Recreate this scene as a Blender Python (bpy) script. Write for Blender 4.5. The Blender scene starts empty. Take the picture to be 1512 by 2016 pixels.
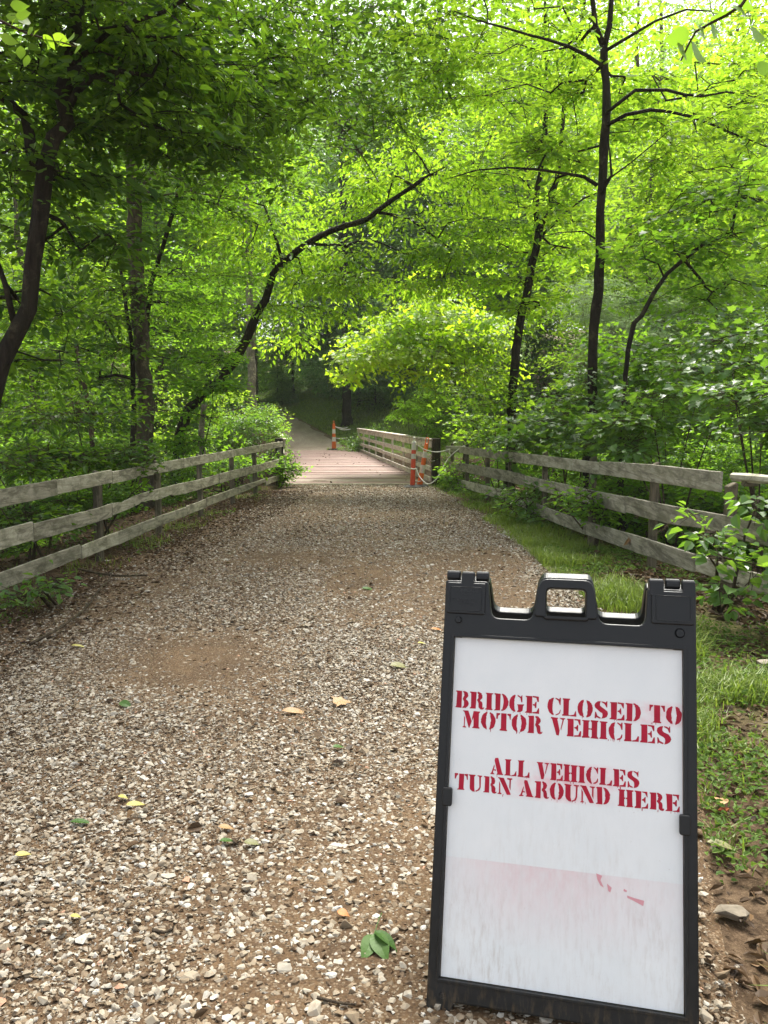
import bpy, bmesh, math, random
import numpy as np
from mathutils import Matrix, Vector
PI = math.pi
random.seed(7); RNG = np.random.default_rng(11)
sc = bpy.context.scene
C = sc.collection
# ------------------------------------------------------------------ camera, sky, sun, exposure
CAM_H, PITCH, FPX, CU, CV = 1.436, math.radians(7.0), 1515.0, 756.0, 1008.0
cam_d = bpy.data.cameras.new("Camera"); cam = bpy.data.objects.new("Camera", cam_d); C.objects.link(cam)
cam.location = (0, 0, CAM_H); cam.rotation_euler = (math.radians(90)-PITCH, 0, 0)
cam_d.sensor_fit = 'AUTO'; cam_d.sensor_width = 36; cam_d.lens = 36*FPX/2016
cam_d.clip_start = 0.05; cam_d.clip_end = 2000
sc.camera = cam
SUN_EL, SUN_AZ = math.radians(62), math.radians(12)       # azimuth from +Y towards +X
world = bpy.data.worlds.new("World"); sc.world = world; world.use_nodes = True
nt = world.node_tree; nt.nodes.clear()
sky = nt.nodes.new('ShaderNodeTexSky'); sky.sky_type = 'NISHITA'; sky.sun_disc = False
sky.sun_elevation = SUN_EL; sky.sun_rotation = SUN_AZ; sky.air_density = 1.0; sky.dust_density = 4.0; sky.ozone_density = 1.0
hs = nt.nodes.new('ShaderNodeHueSaturation'); hs.inputs['Saturation'].default_value = 0.3
bg = nt.nodes.new('ShaderNodeBackground'); bg.inputs['Strength'].default_value = 0.15
ow = nt.nodes.new('ShaderNodeOutputWorld')
nt.links.new(sky.outputs[0], hs.inputs['Color']); nt.links.new(hs.outputs[0], bg.inputs['Color']); nt.links.new(bg.outputs[0], ow.inputs['Surface'])
sun_d = bpy.data.lights.new("Sun", 'SUN'); sun_d.energy = 4.2; sun_d.angle = math.radians(28); sun_d.color = (1, .96, .88)
sun = bpy.data.objects.new("Sun", sun_d); C.objects.link(sun)
sd = Vector((math.sin(SUN_AZ)*math.cos(SUN_EL), math.cos(SUN_AZ)*math.cos(SUN_EL), math.sin(SUN_EL)))
sun.rotation_euler = sd.to_track_quat('Z', 'Y').to_euler(); sun.location = (0, 0, 60)
sc.view_settings.view_transform = 'Standard'; sc.view_settings.look = 'None'; sc.view_settings.gamma = 1
sc.view_settings.use_curve_mapping = False
sc.view_settings.exposure = 1.34
sc.render.engine = 'CYCLES'
cy = sc.cycles
cy.max_bounces = 14; cy.diffuse_bounces = 8; cy.transmission_bounces = 11; cy.glossy_bounces = 2; cy.transparent_max_bounces = 4
cy.caustics_reflective = False; cy.caustics_refractive = False
cy.use_denoising = True

# ------------------------------------------------------------------ helpers
def ray(u, v):
    x = (u-CU)/FPX; z = -(v-CV)/FPX; c, s = math.cos(PITCH), math.sin(PITCH)
    return np.array([x, c+z*s, -s+z*c])
def at(u, v, d):                       # the point seen at photo pixel (u, v), d metres ahead
    r = ray(u, v); return np.array([0, 0, CAM_H]) + r*(d/r[1])
def gnd(u, v, z=0.0):                  # where that line of sight meets height z
    r = ray(u, v); return np.array([0, 0, CAM_H]) + r*((z-CAM_H)/r[2])
def tag(o, label=None, cat=None, group=None, kind=None):
    if label: o['label'] = label
    if cat: o['category'] = cat
    if group: o['group'] = group
    if kind: o['kind'] = kind
    return o
def empty(name, loc, label, cat, group=None):
    o = bpy.data.objects.new(name, None); C.objects.link(o); o.location = loc; o.empty_display_size = .2
    return tag(o, label, cat, group)
def link_mesh(name, me, mat, parent=None):
    o = bpy.data.objects.new(name, me); C.objects.link(o)
    if mat: me.materials.append(mat)
    if parent is not None:
        o.parent = parent
    return o
def mesh_np(name, V, faces, tint=None, uv=None, smooth=False):
    """V (n,3); faces: list of int arrays (m,k); tint per vertex; uv per vertex (n,2)"""
    me = bpy.data.meshes.new(name)
    V = np.asarray(V, dtype=np.float32)
    faces = [np.asarray(f, dtype=np.int32) for f in faces if len(f)]
    me.vertices.add(len(V)); me.vertices.foreach_set('co', V.ravel())
    loops = np.concatenate([f.ravel() for f in faces]); tot = np.concatenate([np.full(len(f), f.shape[1], np.int32) for f in faces])
    start = np.concatenate([[0], np.cumsum(tot)[:-1]]).astype(np.int32)
    me.loops.add(len(loops)); me.loops.foreach_set('vertex_index', loops)
    me.polygons.add(len(tot)); me.polygons.foreach_set('loop_start', start)
    if smooth: me.polygons.foreach_set('use_smooth', np.ones(len(tot), dtype=bool))
    else: me.polygons.foreach_set('use_smooth', np.zeros(len(tot), dtype=bool))
    if tint is not None:
        a = me.attributes.new('tint', 'FLOAT', 'POINT'); a.data.foreach_set('value', np.asarray(tint, dtype=np.float32))
    if uv is not None:
        ul = me.uv_layers.new(name='UVMap'); ul.data.foreach_set('uv', np.asarray(uv, dtype=np.float32)[loops].ravel())
    me.update(calc_edges=True); me.validate()
    return me
class MB:
    """collects vertices and faces of one mesh"""
    def __init__(self): self.V = []; self.F = {}; self.T = []; self.U = []; self.n = 0
    def add(self, V, faces, tint=0.5, uv=None):
        V = np.asarray(V, dtype=float)
        for f in faces:
            f = np.asarray(f)
            if f.ndim == 1: f = f[None]
            self.F.setdefault(f.shape[1], []).append(f+self.n)
        self.V.append(V); self.T.append(np.broadcast_to(np.asarray(tint, dtype=float), (len(V),)))
        self.U.append(np.zeros((len(V), 2)) if uv is None else np.asarray(uv, dtype=float)); self.n += len(V)
    def build(self, name, mat, parent=None, origin=None, smooth=False):
        V = np.concatenate(self.V)
        if origin is not None: V = V-np.asarray(origin)
        me = mesh_np(name, V, [np.concatenate(f) for f in self.F.values()], np.concatenate(self.T), np.concatenate(self.U), smooth)
        return link_mesh(name, me, mat, parent)
def norm(a): return a/np.maximum(np.linalg.norm(a, axis=-1, keepdims=True), 1e-9)
def resample(P, step):
    """Catmull-Rom through the points P (n,k)"""
    P = np.asarray(P, dtype=float); Q = np.vstack([2*P[0]-P[1], P, 2*P[-1]-P[-2]]); out = []
    for i in range(1, len(Q)-2):
        n = max(1, int(np.linalg.norm(Q[i+1][:3]-Q[i][:3])/step))
        for k in range(n):
            t = k/n
            out.append(.5*((2*Q[i])+(-Q[i-1]+Q[i+1])*t+(2*Q[i-1]-5*Q[i]+4*Q[i+1]-Q[i+2])*t*t+(-Q[i-1]+3*Q[i]-3*Q[i+1]+Q[i+2])*t**3))
    out.append(P[-1]); return np.array(out)
def tube(mb, P, R, sides=8, tint=.5, wob=0.0, cap=True):
    P = np.asarray(P, dtype=float); R = np.broadcast_to(np.asarray(R, dtype=float), (len(P),))
    T = norm(np.gradient(P, axis=0)); ref = np.array([0.31, .95, 0.05]) if abs(T[:, 1].mean()) < .8 else np.array([1., 0, .1])
    A = norm(np.cross(T, ref)); B = np.cross(T, A); a = np.arange(sides)*2*PI/sides
    W = 1+wob*RNG.normal(size=(len(P), sides)) if wob else np.ones((len(P), sides))
    V = P[:, None]+(A[:, None]*np.cos(a)[None, :, None]+B[:, None]*np.sin(a)[None, :, None])*(R[:, None]*W)[:, :, None]
    n = len(P); i = np.arange(n-1)[:, None]*sides; j = np.arange(sides)[None]; k = (j+1) % sides
    F = np.stack([i+j, i+k, i+sides+k, i+sides+j], -1).reshape(-1, 4)
    L = np.concatenate([[0], np.cumsum(np.linalg.norm(np.diff(P, axis=0), axis=1))])
    uv = np.stack([np.repeat(L, sides), np.tile(a/(2*PI)*max(.05, float(R.mean())*6.28), n)], -1)
    fs = [F]
    if cap: fs += [np.arange(sides)[::-1], (n-1)*sides+np.arange(sides)]
    mb.add(V.reshape(-1, 3), fs, tint, uv)
def prisms(mb, P, Q, R0, R1, sides):
    if not len(P): return
    T = norm(Q-P); A = norm(np.cross(T, np.array([.2, .35, .91])+0*T)); B = np.cross(T, A); a = np.arange(sides)*2*PI/sides
    off = A[:, None]*np.cos(a)[None, :, None]+B[:, None]*np.sin(a)[None, :, None]
    V = np.concatenate([P[:, None]+off*R0[:, None, None], Q[:, None]+off*R1[:, None, None]], 1)
    j = np.arange(sides); k = (j+1) % sides; f = np.stack([j, k, sides+k, sides+j], -1)
    F = (f[None]+(np.arange(len(P))*2*sides)[:, None, None]).reshape(-1, 4)
    mb.add(V.reshape(-1, 3), [F])
def boxv(mb, c, sx, sy, sz, M=None, bev=.006, tint=.5, uvoff=0.0):
    """chamfered box centred at c, half sizes; M 3x3 axes as rows (x, y, z)"""
    b = min(bev, sx*.45, sy*.45, sz*.45); pts = []
    for a in (-1, 1):
        for q in (-1, 1):
            for r in (-1, 1):
                pts += [(a*sx, q*(sy-b), r*(sz-b)), (a*(sx-b), q*sy, r*(sz-b)), (a*(sx-b), q*(sy-b), r*sz)]
    hull(mb, np.array(pts), c, M, tint, uvoff)
def hull(mb, pts, c, M=None, tint=.5, uvoff=0.0):
    bm = bmesh.new()
    for p in pts: bm.verts.new(p)
    r = bmesh.ops.convex_hull(bm, input=bm.verts[:])
    bmesh.ops.dissolve_limit(bm, angle_limit=.01, verts=bm.verts[:], edges=bm.edges[:])
    bm.verts.index_update(); V = np.array([v.co[:] for v in bm.verts]); fs = [np.array([v.index for v in f.verts]) for f in bm.faces]
    ax = int(np.argmax(np.ptp(V, axis=0))); oth = [i for i in range(3) if i != ax]
    uv = np.stack([V[:, ax]+uvoff*1.7, V[:, oth[0]]+V[:, oth[1]]+uvoff], -1)
    if M is not None: V = V@np.asarray(M)
    bm.free(); mb.add(V+np.asarray(c), fs, tint, uv)
_lat = np.random.default_rng(5).random((64, 64, 64))
def noise3(P, s):
    Q = np.asarray(P)*s+100; i = np.floor(Q).astype(int); f = Q-i; f = f*f*(3-2*f); r = 0
    for a in (0, 1):
        for b in (0, 1):
            for c in (0, 1):
                w = (f[..., 0] if a else 1-f[..., 0])*(f[..., 1] if b else 1-f[..., 1])*(f[..., 2] if c else 1-f[..., 2])
                r = r+w*_lat[(i[..., 0]+a) % 64, (i[..., 1]+b) % 64, (i[..., 2]+c) % 64]
    return r
def noise2(x, y, s): return noise3(np.stack([x, y, np.zeros_like(x)+.37], -1), s)
def sst(a, b, x): t = np.clip((x-a)/(b-a), 0, 1); return t*t*(3-2*t)

# ------------------------------------------------------------------ materials
def mat(name):
    m = bpy.data.materials.new(name); m.use_nodes = True; n = m.node_tree; n.nodes.clear()
    out = n.nodes.new('ShaderNodeOutputMaterial'); return m, n, out
def node(n, t, **kw):
    x = n.nodes.new(t)
    for k, v in kw.items():
        if k in x.inputs: x.inputs[k].default_value = v
        else: setattr(x, k, v)
    return x
def ramp(n, src, stops):
    r = n.nodes.new('ShaderNodeValToRGB'); el = r.color_ramp.elements
    while len(el) < len(stops): el.new(.5)
    for e, (p, c) in zip(el, stops): e.position = p; e.color = (*c, 1) if len(c) == 3 else c
    n.links.new(src, r.inputs[0]); return r.outputs[0]
def mixc(n, fac, a, b, mode='MIX'):
    m = n.nodes.new('ShaderNodeMix'); m.data_type = 'RGBA'; m.blend_type = mode
    for s, v in ((0, fac), (6, a), (7, b)):
        if hasattr(v, 'is_linked'): n.links.new(v, m.inputs[s])
        else: m.inputs[s].default_value = v if s == 0 else ((*v, 1) if len(v) == 3 else v)
    return m.outputs[2]
def noise(n, vec, scale, detail=4, rough=.6, dist=0):
    x = node(n, 'ShaderNodeTexNoise'); x.inputs['Scale'].default_value = scale; x.inputs['Detail'].default_value = detail
    x.inputs['Roughness'].default_value = rough; x.inputs['Distortion'].default_value = dist
    if vec is not None: n.links.new(vec, x.inputs['Vector'])
    return x.outputs['Fac']
def mapping(n, vec, scale):
    m = n.nodes.new('ShaderNodeMapping'); m.inputs['Scale'].default_value = scale; n.links.new(vec, m.inputs['Vector']); return m.outputs[0]
def attr(n, name): a = n.nodes.new('ShaderNodeAttribute'); a.attribute_name = name; return a.outputs['Fac']
def bump(n, h, strength, dist): b = node(n, 'ShaderNodeBump'); b.inputs['Strength'].default_value = strength; b.inputs['Distance'].default_value = dist; n.links.new(h, b.inputs['Height']); return b.outputs[0]
def principled(n, out, col, rough=.7, spec=.3, nrm=None):
    p = n.nodes.new('ShaderNodeBsdfPrincipled')
    if hasattr(col, 'is_linked'): n.links.new(col, p.inputs['Base Color'])
    else: p.inputs['Base Color'].default_value = (*col, 1)
    if hasattr(rough, 'is_linked'): n.links.new(rough, p.inputs['Roughness'])
    else: p.inputs['Roughness'].default_value = rough
    p.inputs['Specular IOR Level'].default_value = spec
    if nrm is not None: n.links.new(nrm, p.inputs['Normal'])
    if out is not None: n.links.new(p.outputs[0], out.inputs[0])
    return p
def leaf_mat(name, c0, c1, t0, t1, tr=.5, rough=.45, spec=.35):
    m, n, out = mat(name); a = attr(n, 'tint')
    p = principled(n, None, ramp(n, a, [(0, c0), (1, c1)]), rough, spec)
    t = n.nodes.new('ShaderNodeBsdfTranslucent'); n.links.new(ramp(n, a, [(0, t0), (1, t1)]), t.inputs[0])
    x = n.nodes.new('ShaderNodeMixShader'); x.inputs[0].default_value = tr
    n.links.new(p.outputs[0], x.inputs[1]); n.links.new(t.outputs[0], x.inputs[2]); n.links.new(x.outputs[0], out.inputs[0]); return m
M = {}
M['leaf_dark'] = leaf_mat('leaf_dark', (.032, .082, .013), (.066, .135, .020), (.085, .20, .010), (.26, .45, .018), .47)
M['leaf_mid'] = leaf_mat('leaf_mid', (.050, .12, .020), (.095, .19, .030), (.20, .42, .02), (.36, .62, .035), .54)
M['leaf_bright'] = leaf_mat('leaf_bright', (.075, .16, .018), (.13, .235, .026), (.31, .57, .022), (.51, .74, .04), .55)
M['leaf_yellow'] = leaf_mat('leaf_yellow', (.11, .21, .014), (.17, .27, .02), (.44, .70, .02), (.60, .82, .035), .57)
M['leaf_maple'] = leaf_mat('leaf_maple', (.045, .11, .024), (.085, .17, .035), (.18, .38, .025), (.32, .54, .04), .45, .36, .6)
M['leaf_pale'] = leaf_mat('leaf_pale', (.17, .25, .12), (.26, .35, .18), (.24, .38, .12), (.34, .48, .16), .4, .5, .4)
M['leaf_back'] = leaf_mat('leaf_back', (.08, .155, .045), (.14, .235, .07), (.22, .42, .05), (.36, .58, .08), .5)
M['leaf_hemlock'] = leaf_mat('leaf_hemlock', (.055, .13, .04), (.11, .21, .065), (.12, .27, .045), (.24, .42, .075), .45)
M['weed'] = leaf_mat('weed', (.055, .11, .018), (.12, .19, .04), (.12, .24, .02), (.22, .34, .04), .35, .6, .2)
M['litter'] = leaf_mat('litter', (.030, .018, .010), (.19, .115, .055), (.05, .03, .012), (.10, .06, .02), .15, .6, .3)
M['grass'] = leaf_mat('grass', (.09, .15, .02), (.22, .27, .06), (.18, .32, .02), (.34, .44, .06), .4)
M['fallen_green'] = leaf_mat('fallen_green', (.03, .075, .012), (.06, .125, .02), (.1, .2, .02), (.1, .2, .02), .1, .5, .25)
M['fallen_yellow'] = leaf_mat('fallen_yellow', (.36, .33, .08), (.42, .38, .12), (.3, .3, .05), (.3, .3, .05), .1, .5, .3)
M['fallen_tan'] = leaf_mat('fallen_tan', (.34, .20, .09), (.40, .25, .12), (.2, .1, .05), (.2, .1, .05), .1, .5, .3)
M['fallen_olive'] = leaf_mat('fallen_olive', (.15, .15, .06), (.2, .19, .08), (.1, .1, .03), (.1, .1, .03), .1, .5, .3)
M['fallen_orange'] = leaf_mat('fallen_orange', (.42, .17, .05), (.48, .2, .06), (.2, .1, .02), (.2, .1, .02), .1, .5, .3)

def bark(name, c0, c1):
    m, n, out = mat(name); tc = n.nodes.new('ShaderNodeTexCoord'); uv = tc.outputs['UV']
    f = noise(n, mapping(n, tc.outputs['Object'], (18, 18, 3.5)), 1.0, 6, .65); g = noise(n, tc.outputs['Object'], 2.2, 3)
    col = ramp(n, f, [(.3, c0), (.7, c1)]); col = mixc(n, ramp(n, g, [(.5, (0, 0, 0)), (.75, (.6, .6, .6))]), col, tuple(np.array(c1)*np.array((.75, .95, .6))))
    v_ = noise(n, tc.outputs['Object'], 6, 5, .7); col = mixc(n, ramp(n, v_, [(.54, (0, 0, 0)), (.66, (.75, .75, .75))]), col, tuple(np.minimum(1, np.array(c1)*np.array((1.9, 2.0, 1.7))))); principled(n, out, col, .9, .2, bump(n, f, 1.0, .06)); return m
M['bark_dark'] = bark('bark_dark', (.011, .009, .007), (.040, .032, .024))
M['bark_mid'] = bark('bark_mid', (.04, .033, .025), (.13, .105, .078))
M['bark_pale'] = bark('bark_pale', (.12, .10, .078), (.30, .26, .21))
M['twig'] = bark('twig', (.03, .022, .015), (.10, .075, .05))

def wood(name, c0, c1, c2, moss):
    m, n, out = mat(name); tc = n.nodes.new('ShaderNodeTexCoord'); uv = tc.outputs['UV']; a = attr(n, 'tint')
    g = noise(n, mapping(n, uv, (2.2, 55, 1)), 1.0, 5, .6, .3); st = noise(n, mapping(n, uv, (3, 6, 1)), 1.6, 5, .7, .4); sp = noise(n, uv, 40, 3, .7)
    col = ramp(n, g, [(.25, c0), (.5, c1), (.8, c2)])
    col = mixc(n, ramp(n, st, [(.45, (0, 0, 0)), (.62, (.9, .9, .9))]), col, moss); bl2 = noise(n, mapping(n, uv, (2.4, 9, 1)), 1.0, 6, .75, .8); col = mixc(n, ramp(n, bl2, [(.50, (0, 0, 0)), (.60, (.7, .7, .7))]), col, tuple(np.array(c0)*.6))
    col = mixc(n, ramp(n, sp, [(.6, (0, 0, 0)), (.75, (.5, .5, .5))]), col, tuple(np.array(c0)*.5))
    col = mixc(n, 1.0, col, ramp(n, a, [(0, (.72, .70, .66)), (1, (1.15, 1.13, 1.08))]), 'MULTIPLY')
    principled(n, out, col, .85, .2, bump(n, g, .6, .006)); return m
M['rail_wood'] = wood('rail_wood', (.205, .185, .135), (.42, .395, .31), (.54, .515, .42), (.20, .195, .135))
M['post_wood'] = wood('post_wood', (.07, .058, .042), (.17, .145, .105), (.27, .24, .18), (.07, .075, .045))
M['rail_wood_grey'] = wood('rail_wood_grey', (.215, .20, .165), (.42, .40, .34), (.55, .53, .46), (.21, .205, .15))
M['bridge_wood'] = wood('bridge_wood', (.36, .31, .27), (.62, .57, .52), (.72, .68, .63), (.48, .40, .35))
M['dark_wood'] = wood('dark_wood', (.02, .017, .013), (.05, .042, .033), (.09, .075, .06), (.03, .03, .02))
def deck_mat():
    m, n, out = mat('deck_wood'); tc = n.nodes.new('ShaderNodeTexCoord'); a = attr(n, 'tint')
    g = noise(n, mapping(n, tc.outputs['Object'], (3, 40, 1)), 1.0, 5); w = noise(n, tc.outputs['Object'], .9, 4)
    col = ramp(n, a, [(0, (.085, .040, .034)), (.35, (.155, .068, .056)), (.7, (.215, .118, .096)), (1, (.28, .23, .175))])
    col = mixc(n, ramp(n, w, [(.45, (0, 0, 0)), (.7, (.5, .5, .5))]), col, (.26, .19, .155)); col = mixc(n, .35, col, ramp(n, g, [(.3, (.1, .06, .05)), (.7, (.5, .4, .34))]))
    principled(n, out, col, .62, .35, bump(n, g, .4, .004)); return m
M['deck'] = deck_mat()
def ground_mat():
    m, n, out = mat('forest_floor'); tc = n.nodes.new('ShaderNodeTexCoord'); o = tc.outputs['Object']
    f = noise(n, o, 9, 8, .7); g = noise(n, o, 45, 4, .7); k = noise(n, o, .6, 4); a = attr(n, 'tint')
    col = ramp(n, f, [(.3, (.035, .022, .013)), (.5, (.085, .055, .032)), (.7, (.16, .11, .066))])
    col = mixc(n, ramp(n, g, [(.5, (0, 0, 0)), (.7, (.8, .8, .8))]), col, (.19, .13, .08))
    gr = ramp(n, f, [(.3, (.045, .085, .012)), (.7, (.13, .20, .03))]); ad = node(n, 'ShaderNodeMath', operation='MULTIPLY'); n.links.new(a, ad.inputs[0]); n.links.new(ramp(n, k, [(.3, (.75, .75, .75)), (.6, (1, 1, 1))]), ad.inputs[1])
    col = mixc(n, ad.outputs[0], col, gr)
    principled(n, out, col, .95, .15, bump(n, f, .9, .05)); return m
M['ground'] = ground_mat()
def gravel_base():
    m, n, out = mat('gravel_dirt'); tc = n.nodes.new('ShaderNodeTexCoord'); o = tc.outputs['Object']
    f = noise(n, o, 3.0, 8, .7); g = noise(n, o, 70, 4, .7)
    v = node(n, 'ShaderNodeTexVoronoi'); v.inputs['Scale'].default_value = 46; n.links.new(o, v.inputs['Vector'])
    v2 = node(n, 'ShaderNodeTexVoronoi'); v2.inputs['Scale'].default_value = 110; n.links.new(o, v2.inputs['Vector'])
    dirt = ramp(n, f, [(.3, (.050, .030, .016)), (.5, (.098, .060, .031)), (.72, (.165, .105, .055))])
    dirt = mixc(n, ramp(n, g, [(.45, (0, 0, 0)), (.7, (.7, .7, .7))]), dirt, (.07, .042, .024))
    chips = ramp(n, v2.outputs['Color'], [(.2, (.05, .032, .018)), (.5, (.11, .075, .044)), (.75, (.21, .16, .105))])
    col = mixc(n, ramp(n, v2.outputs['Distance'], [(.35, (.75, .75, .75)), (.6, (0, 0, 0))]), dirt, chips)
    h = mixc(n, .5, v.outputs['Distance'], v2.outputs['Distance'])
    principled(n, out, col, .9, .2, bump(n, h, .7, -.012)); return m
M['gravel_dirt'] = gravel_base()
def far_gravel():
    m, n, out = mat('far_gravel'); tc = n.nodes.new('ShaderNodeTexCoord'); o = tc.outputs['Object']; f = noise(n, o, 14, 6, .75); g = noise(n, mapping(n, o, (1.6, .5, 1)), 1, 4)
    col = mixc(n, ramp(n, g, [(.35, (0, 0, 0)), (.65, (.8, .8, .8))]), ramp(n, f, [(.3, (.13, .10, .075)), (.7, (.33, .285, .225))]), (.16, .125, .09)); principled(n, out, col, .9, .2, bump(n, f, .6, .02)); return m
M['far_gravel'] = far_gravel()
def stone_mat():
    m, n, out = mat('gravel_stone'); tc = n.nodes.new('ShaderNodeTexCoord'); a = attr(n, 'tint'); s = noise(n, tc.outputs['Object'], 90, 3)
    col = ramp(n, a, [(0, (.060, .040, .023)), (.18, (.125, .088, .052)), (.38, (.215, .172, .115)), (.58, (.315, .28, .215)), (.80, (.40, .38, .32)), (.96, (.50, .49, .445)), (1, (.38, .215, .14))])
    col = mixc(n, ramp(n, s, [(.4, (0, 0, 0)), (.75, (.55, .55, .55))]), col, (.26, .175, .11))
    principled(n, out, col, .8, .25); return m
M['stone'] = stone_mat()
def simple(name, col, rough=.5, spec=.4, noise_amt=0.15, scale=30, bumpd=0):
    m, n, out = mat(name); tc = n.nodes.new('ShaderNodeTexCoord'); f = noise(n, tc.outputs['Object'], scale, 4)
    c = np.array(col); cc = ramp(n, f, [(.3, tuple(c*(1-noise_amt))), (.7, tuple(np.minimum(1, c*(1+noise_amt))))])
    principled(n, out, cc, rough, spec, bump(n, f, .3, bumpd) if bumpd else None); return m
M['cone_red'] = simple('cone_red', (.62, .075, .035), .45); M['cone_orange'] = simple('cone_orange', (.68, .13, .02), .45)
M['cone_white'] = simple('cone_white', (.60, .57, .52), .5); M['rubber'] = simple('rubber', (.025, .024, .023), .7)
M['rope'] = simple('rope', (.52, .51, .46), .7); M['rock'] = simple('rock', (.30, .26, .21), .85, .2, .3, 12, .02)
M['rock_dark'] = simple('rock_dark', (.17, .145, .11), .9, .15, .35, 20, .02); M['brick'] = simple('brick', (.42, .13, .06), .85, .2)
def plastic():
    m, n, out = mat('black_plastic'); tc = n.nodes.new('ShaderNodeTexCoord'); o = tc.outputs['Object']
    f = noise(n, mapping(n, o, (60, 14, 20)), 1, 5, .7); low = node(n, 'ShaderNodeSeparateXYZ'); n.links.new(o, low.inputs[0])
    mud = node(n, 'ShaderNodeMapRange'); n.links.new(low.outputs[1], mud.inputs[0]); mud.inputs[1].default_value = .12; mud.inputs[2].default_value = .02
    ml = node(n, 'ShaderNodeMath', operation='MULTIPLY'); n.links.new(mud.outputs[0], ml.inputs[0]); n.links.new(ramp(n, f, [(.5, (0, 0, 0)), (.72, (.8, .8, .8))]), ml.inputs[1])
    sm = noise(n, o, 25, 4)
    col = mixc(n, ml.outputs[0], ramp(n, sm, [(.3, (.006, .007, .0075)), (.7, (.013, .014, .015))]), (.14, .095, .05))
    principled(n, out, col, ramp(n, sm, [(.3, (.30, .30, .30)), (.7, (.46, .46, .46))]), .38, bump(n, noise(n, o, 260, 2), .12, .001)); return m
M['plastic'] = plastic()
M['plastic_grey'] = simple('grey_plastic', (.035, .037, .039), .5)  # lighter grey than the frame, so the raised letters show
def insert_mat():
    m, n, out = mat('white_board'); tc = n.nodes.new('ShaderNodeTexCoord'); o = tc.outputs['Object']
    s = node(n, 'ShaderNodeSeparateXYZ'); n.links.new(o, s.inputs[0]); X, Y = s.outputs[0], s.outputs[1]
    def mr(src, a, b, c=0, d=1):
        r = node(n, 'ShaderNodeMapRange'); n.links.new(src, r.inputs[0])
        for i, v in zip((1, 2, 3, 4), (a, b, c, d)): r.inputs[i].default_value = v
        return r.outputs[0]
    def mul(a, b): x = node(n, 'ShaderNodeMath', operation='MULTIPLY'); n.links.new(a, x.inputs[0]); n.links.new(b, x.inputs[1]); return x.outputs[0]
    streak = noise(n, mapping(n, o, (90, 16, 1)), 1, 6, .7); sp = noise(n, mapping(n, o, (150, 75, 1)), 1, 4, .75); bl = noise(n, o, 9, 5, .6)
    col = ramp(n, bl, [(.3, (.79, .825, .835)), (.7, (.84, .865, .87))])
    dirt = mul(ramp(n, streak, [(.46, (0, 0, 0)), (.72, (.9, .9, .9))]), mul(mr(Y, .62, .12, .05, .75), ramp(n, noise(n, mapping(n, o, (5, 3, 1)), 1, 4, .6), [(.36, (.08, .08, .08)), (.66, (1, 1, 1))]))); col = mixc(n, dirt, col, (.50, .45, .40))
    dots = mul(ramp(n, sp, [(.66, (0, 0, 0)), (.74, (1, 1, 1))]), mr(Y, .9, .1, .15, .75)); col = mixc(n, dots, col, (.26, .19, .15))
    # old sprayed band: crisp upper edge, fading downwards
    edge = mr(Y, .3605, .3625, 1, 0); fade = mr(Y, .17, .36, .0, .40); px = mr(X, -.27, -.12, .25, 1); px2 = mr(X, .28, .02, .3, 1)
    pink = mul(mul(mul(edge, fade), mul(px, px2)), ramp(n, noise(n, mapping(n, o, (60, 24, 1)), 1, 5, .65), [(.25, (.45, .45, .45)), (.65, (1, 1, 1))])); col = mixc(n, pink, col, (.72, .33, .36))
    # overspray haze round the four lines of lettering
    def band(y0, y1, k): return mul(mr(Y, y0-.012, y0, 0, k), mr(Y, y1, y1+.012, 1, 0))
    ov = noise(n, o, 30, 4)
    for y0, y1, x0, x1 in ((.727, .767, .16, .29), (.525, .565, -.13, .1), (.565, .605, -.06, .13)):
        b = mul(mul(band(y0, y1, .35), mul(mr(X, x0-.04, x0+.03), mr(X, x1+.04, x1-.03))), ramp(n, ov, [(.35, (.1, .1, .1)), (.65, (1, 1, 1))])); col = mixc(n, b, col, (.80, .25, .30))
    ed = mul(mr(X, .2795, .2815), mul(mr(Y, .22, .34), ramp(n, noise(n, mapping(n, o, (1, 14, 1)), 1, 3), [(.42, (.15, .15, .15)), (.5, (1, 1, 1))]))); col = mixc(n, ed, col, (.45, .03, .06))
    principled(n, out, col, .42, .4); return m
M['insert'] = insert_mat()
def paint_mat():
    m, n, out = mat('red_spray_paint'); tc = n.nodes.new('ShaderNodeTexCoord'); o = tc.outputs['Object']
    f = noise(n, o, 22, 5, .6); col = ramp(n, f, [(.3, (.36, .0, .022)), (.6, (.44, .002, .03)), (.8, (.56, .012, .05))])
    principled(n, out, col, .5, .35); return m
M['paint'] = paint_mat()

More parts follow.
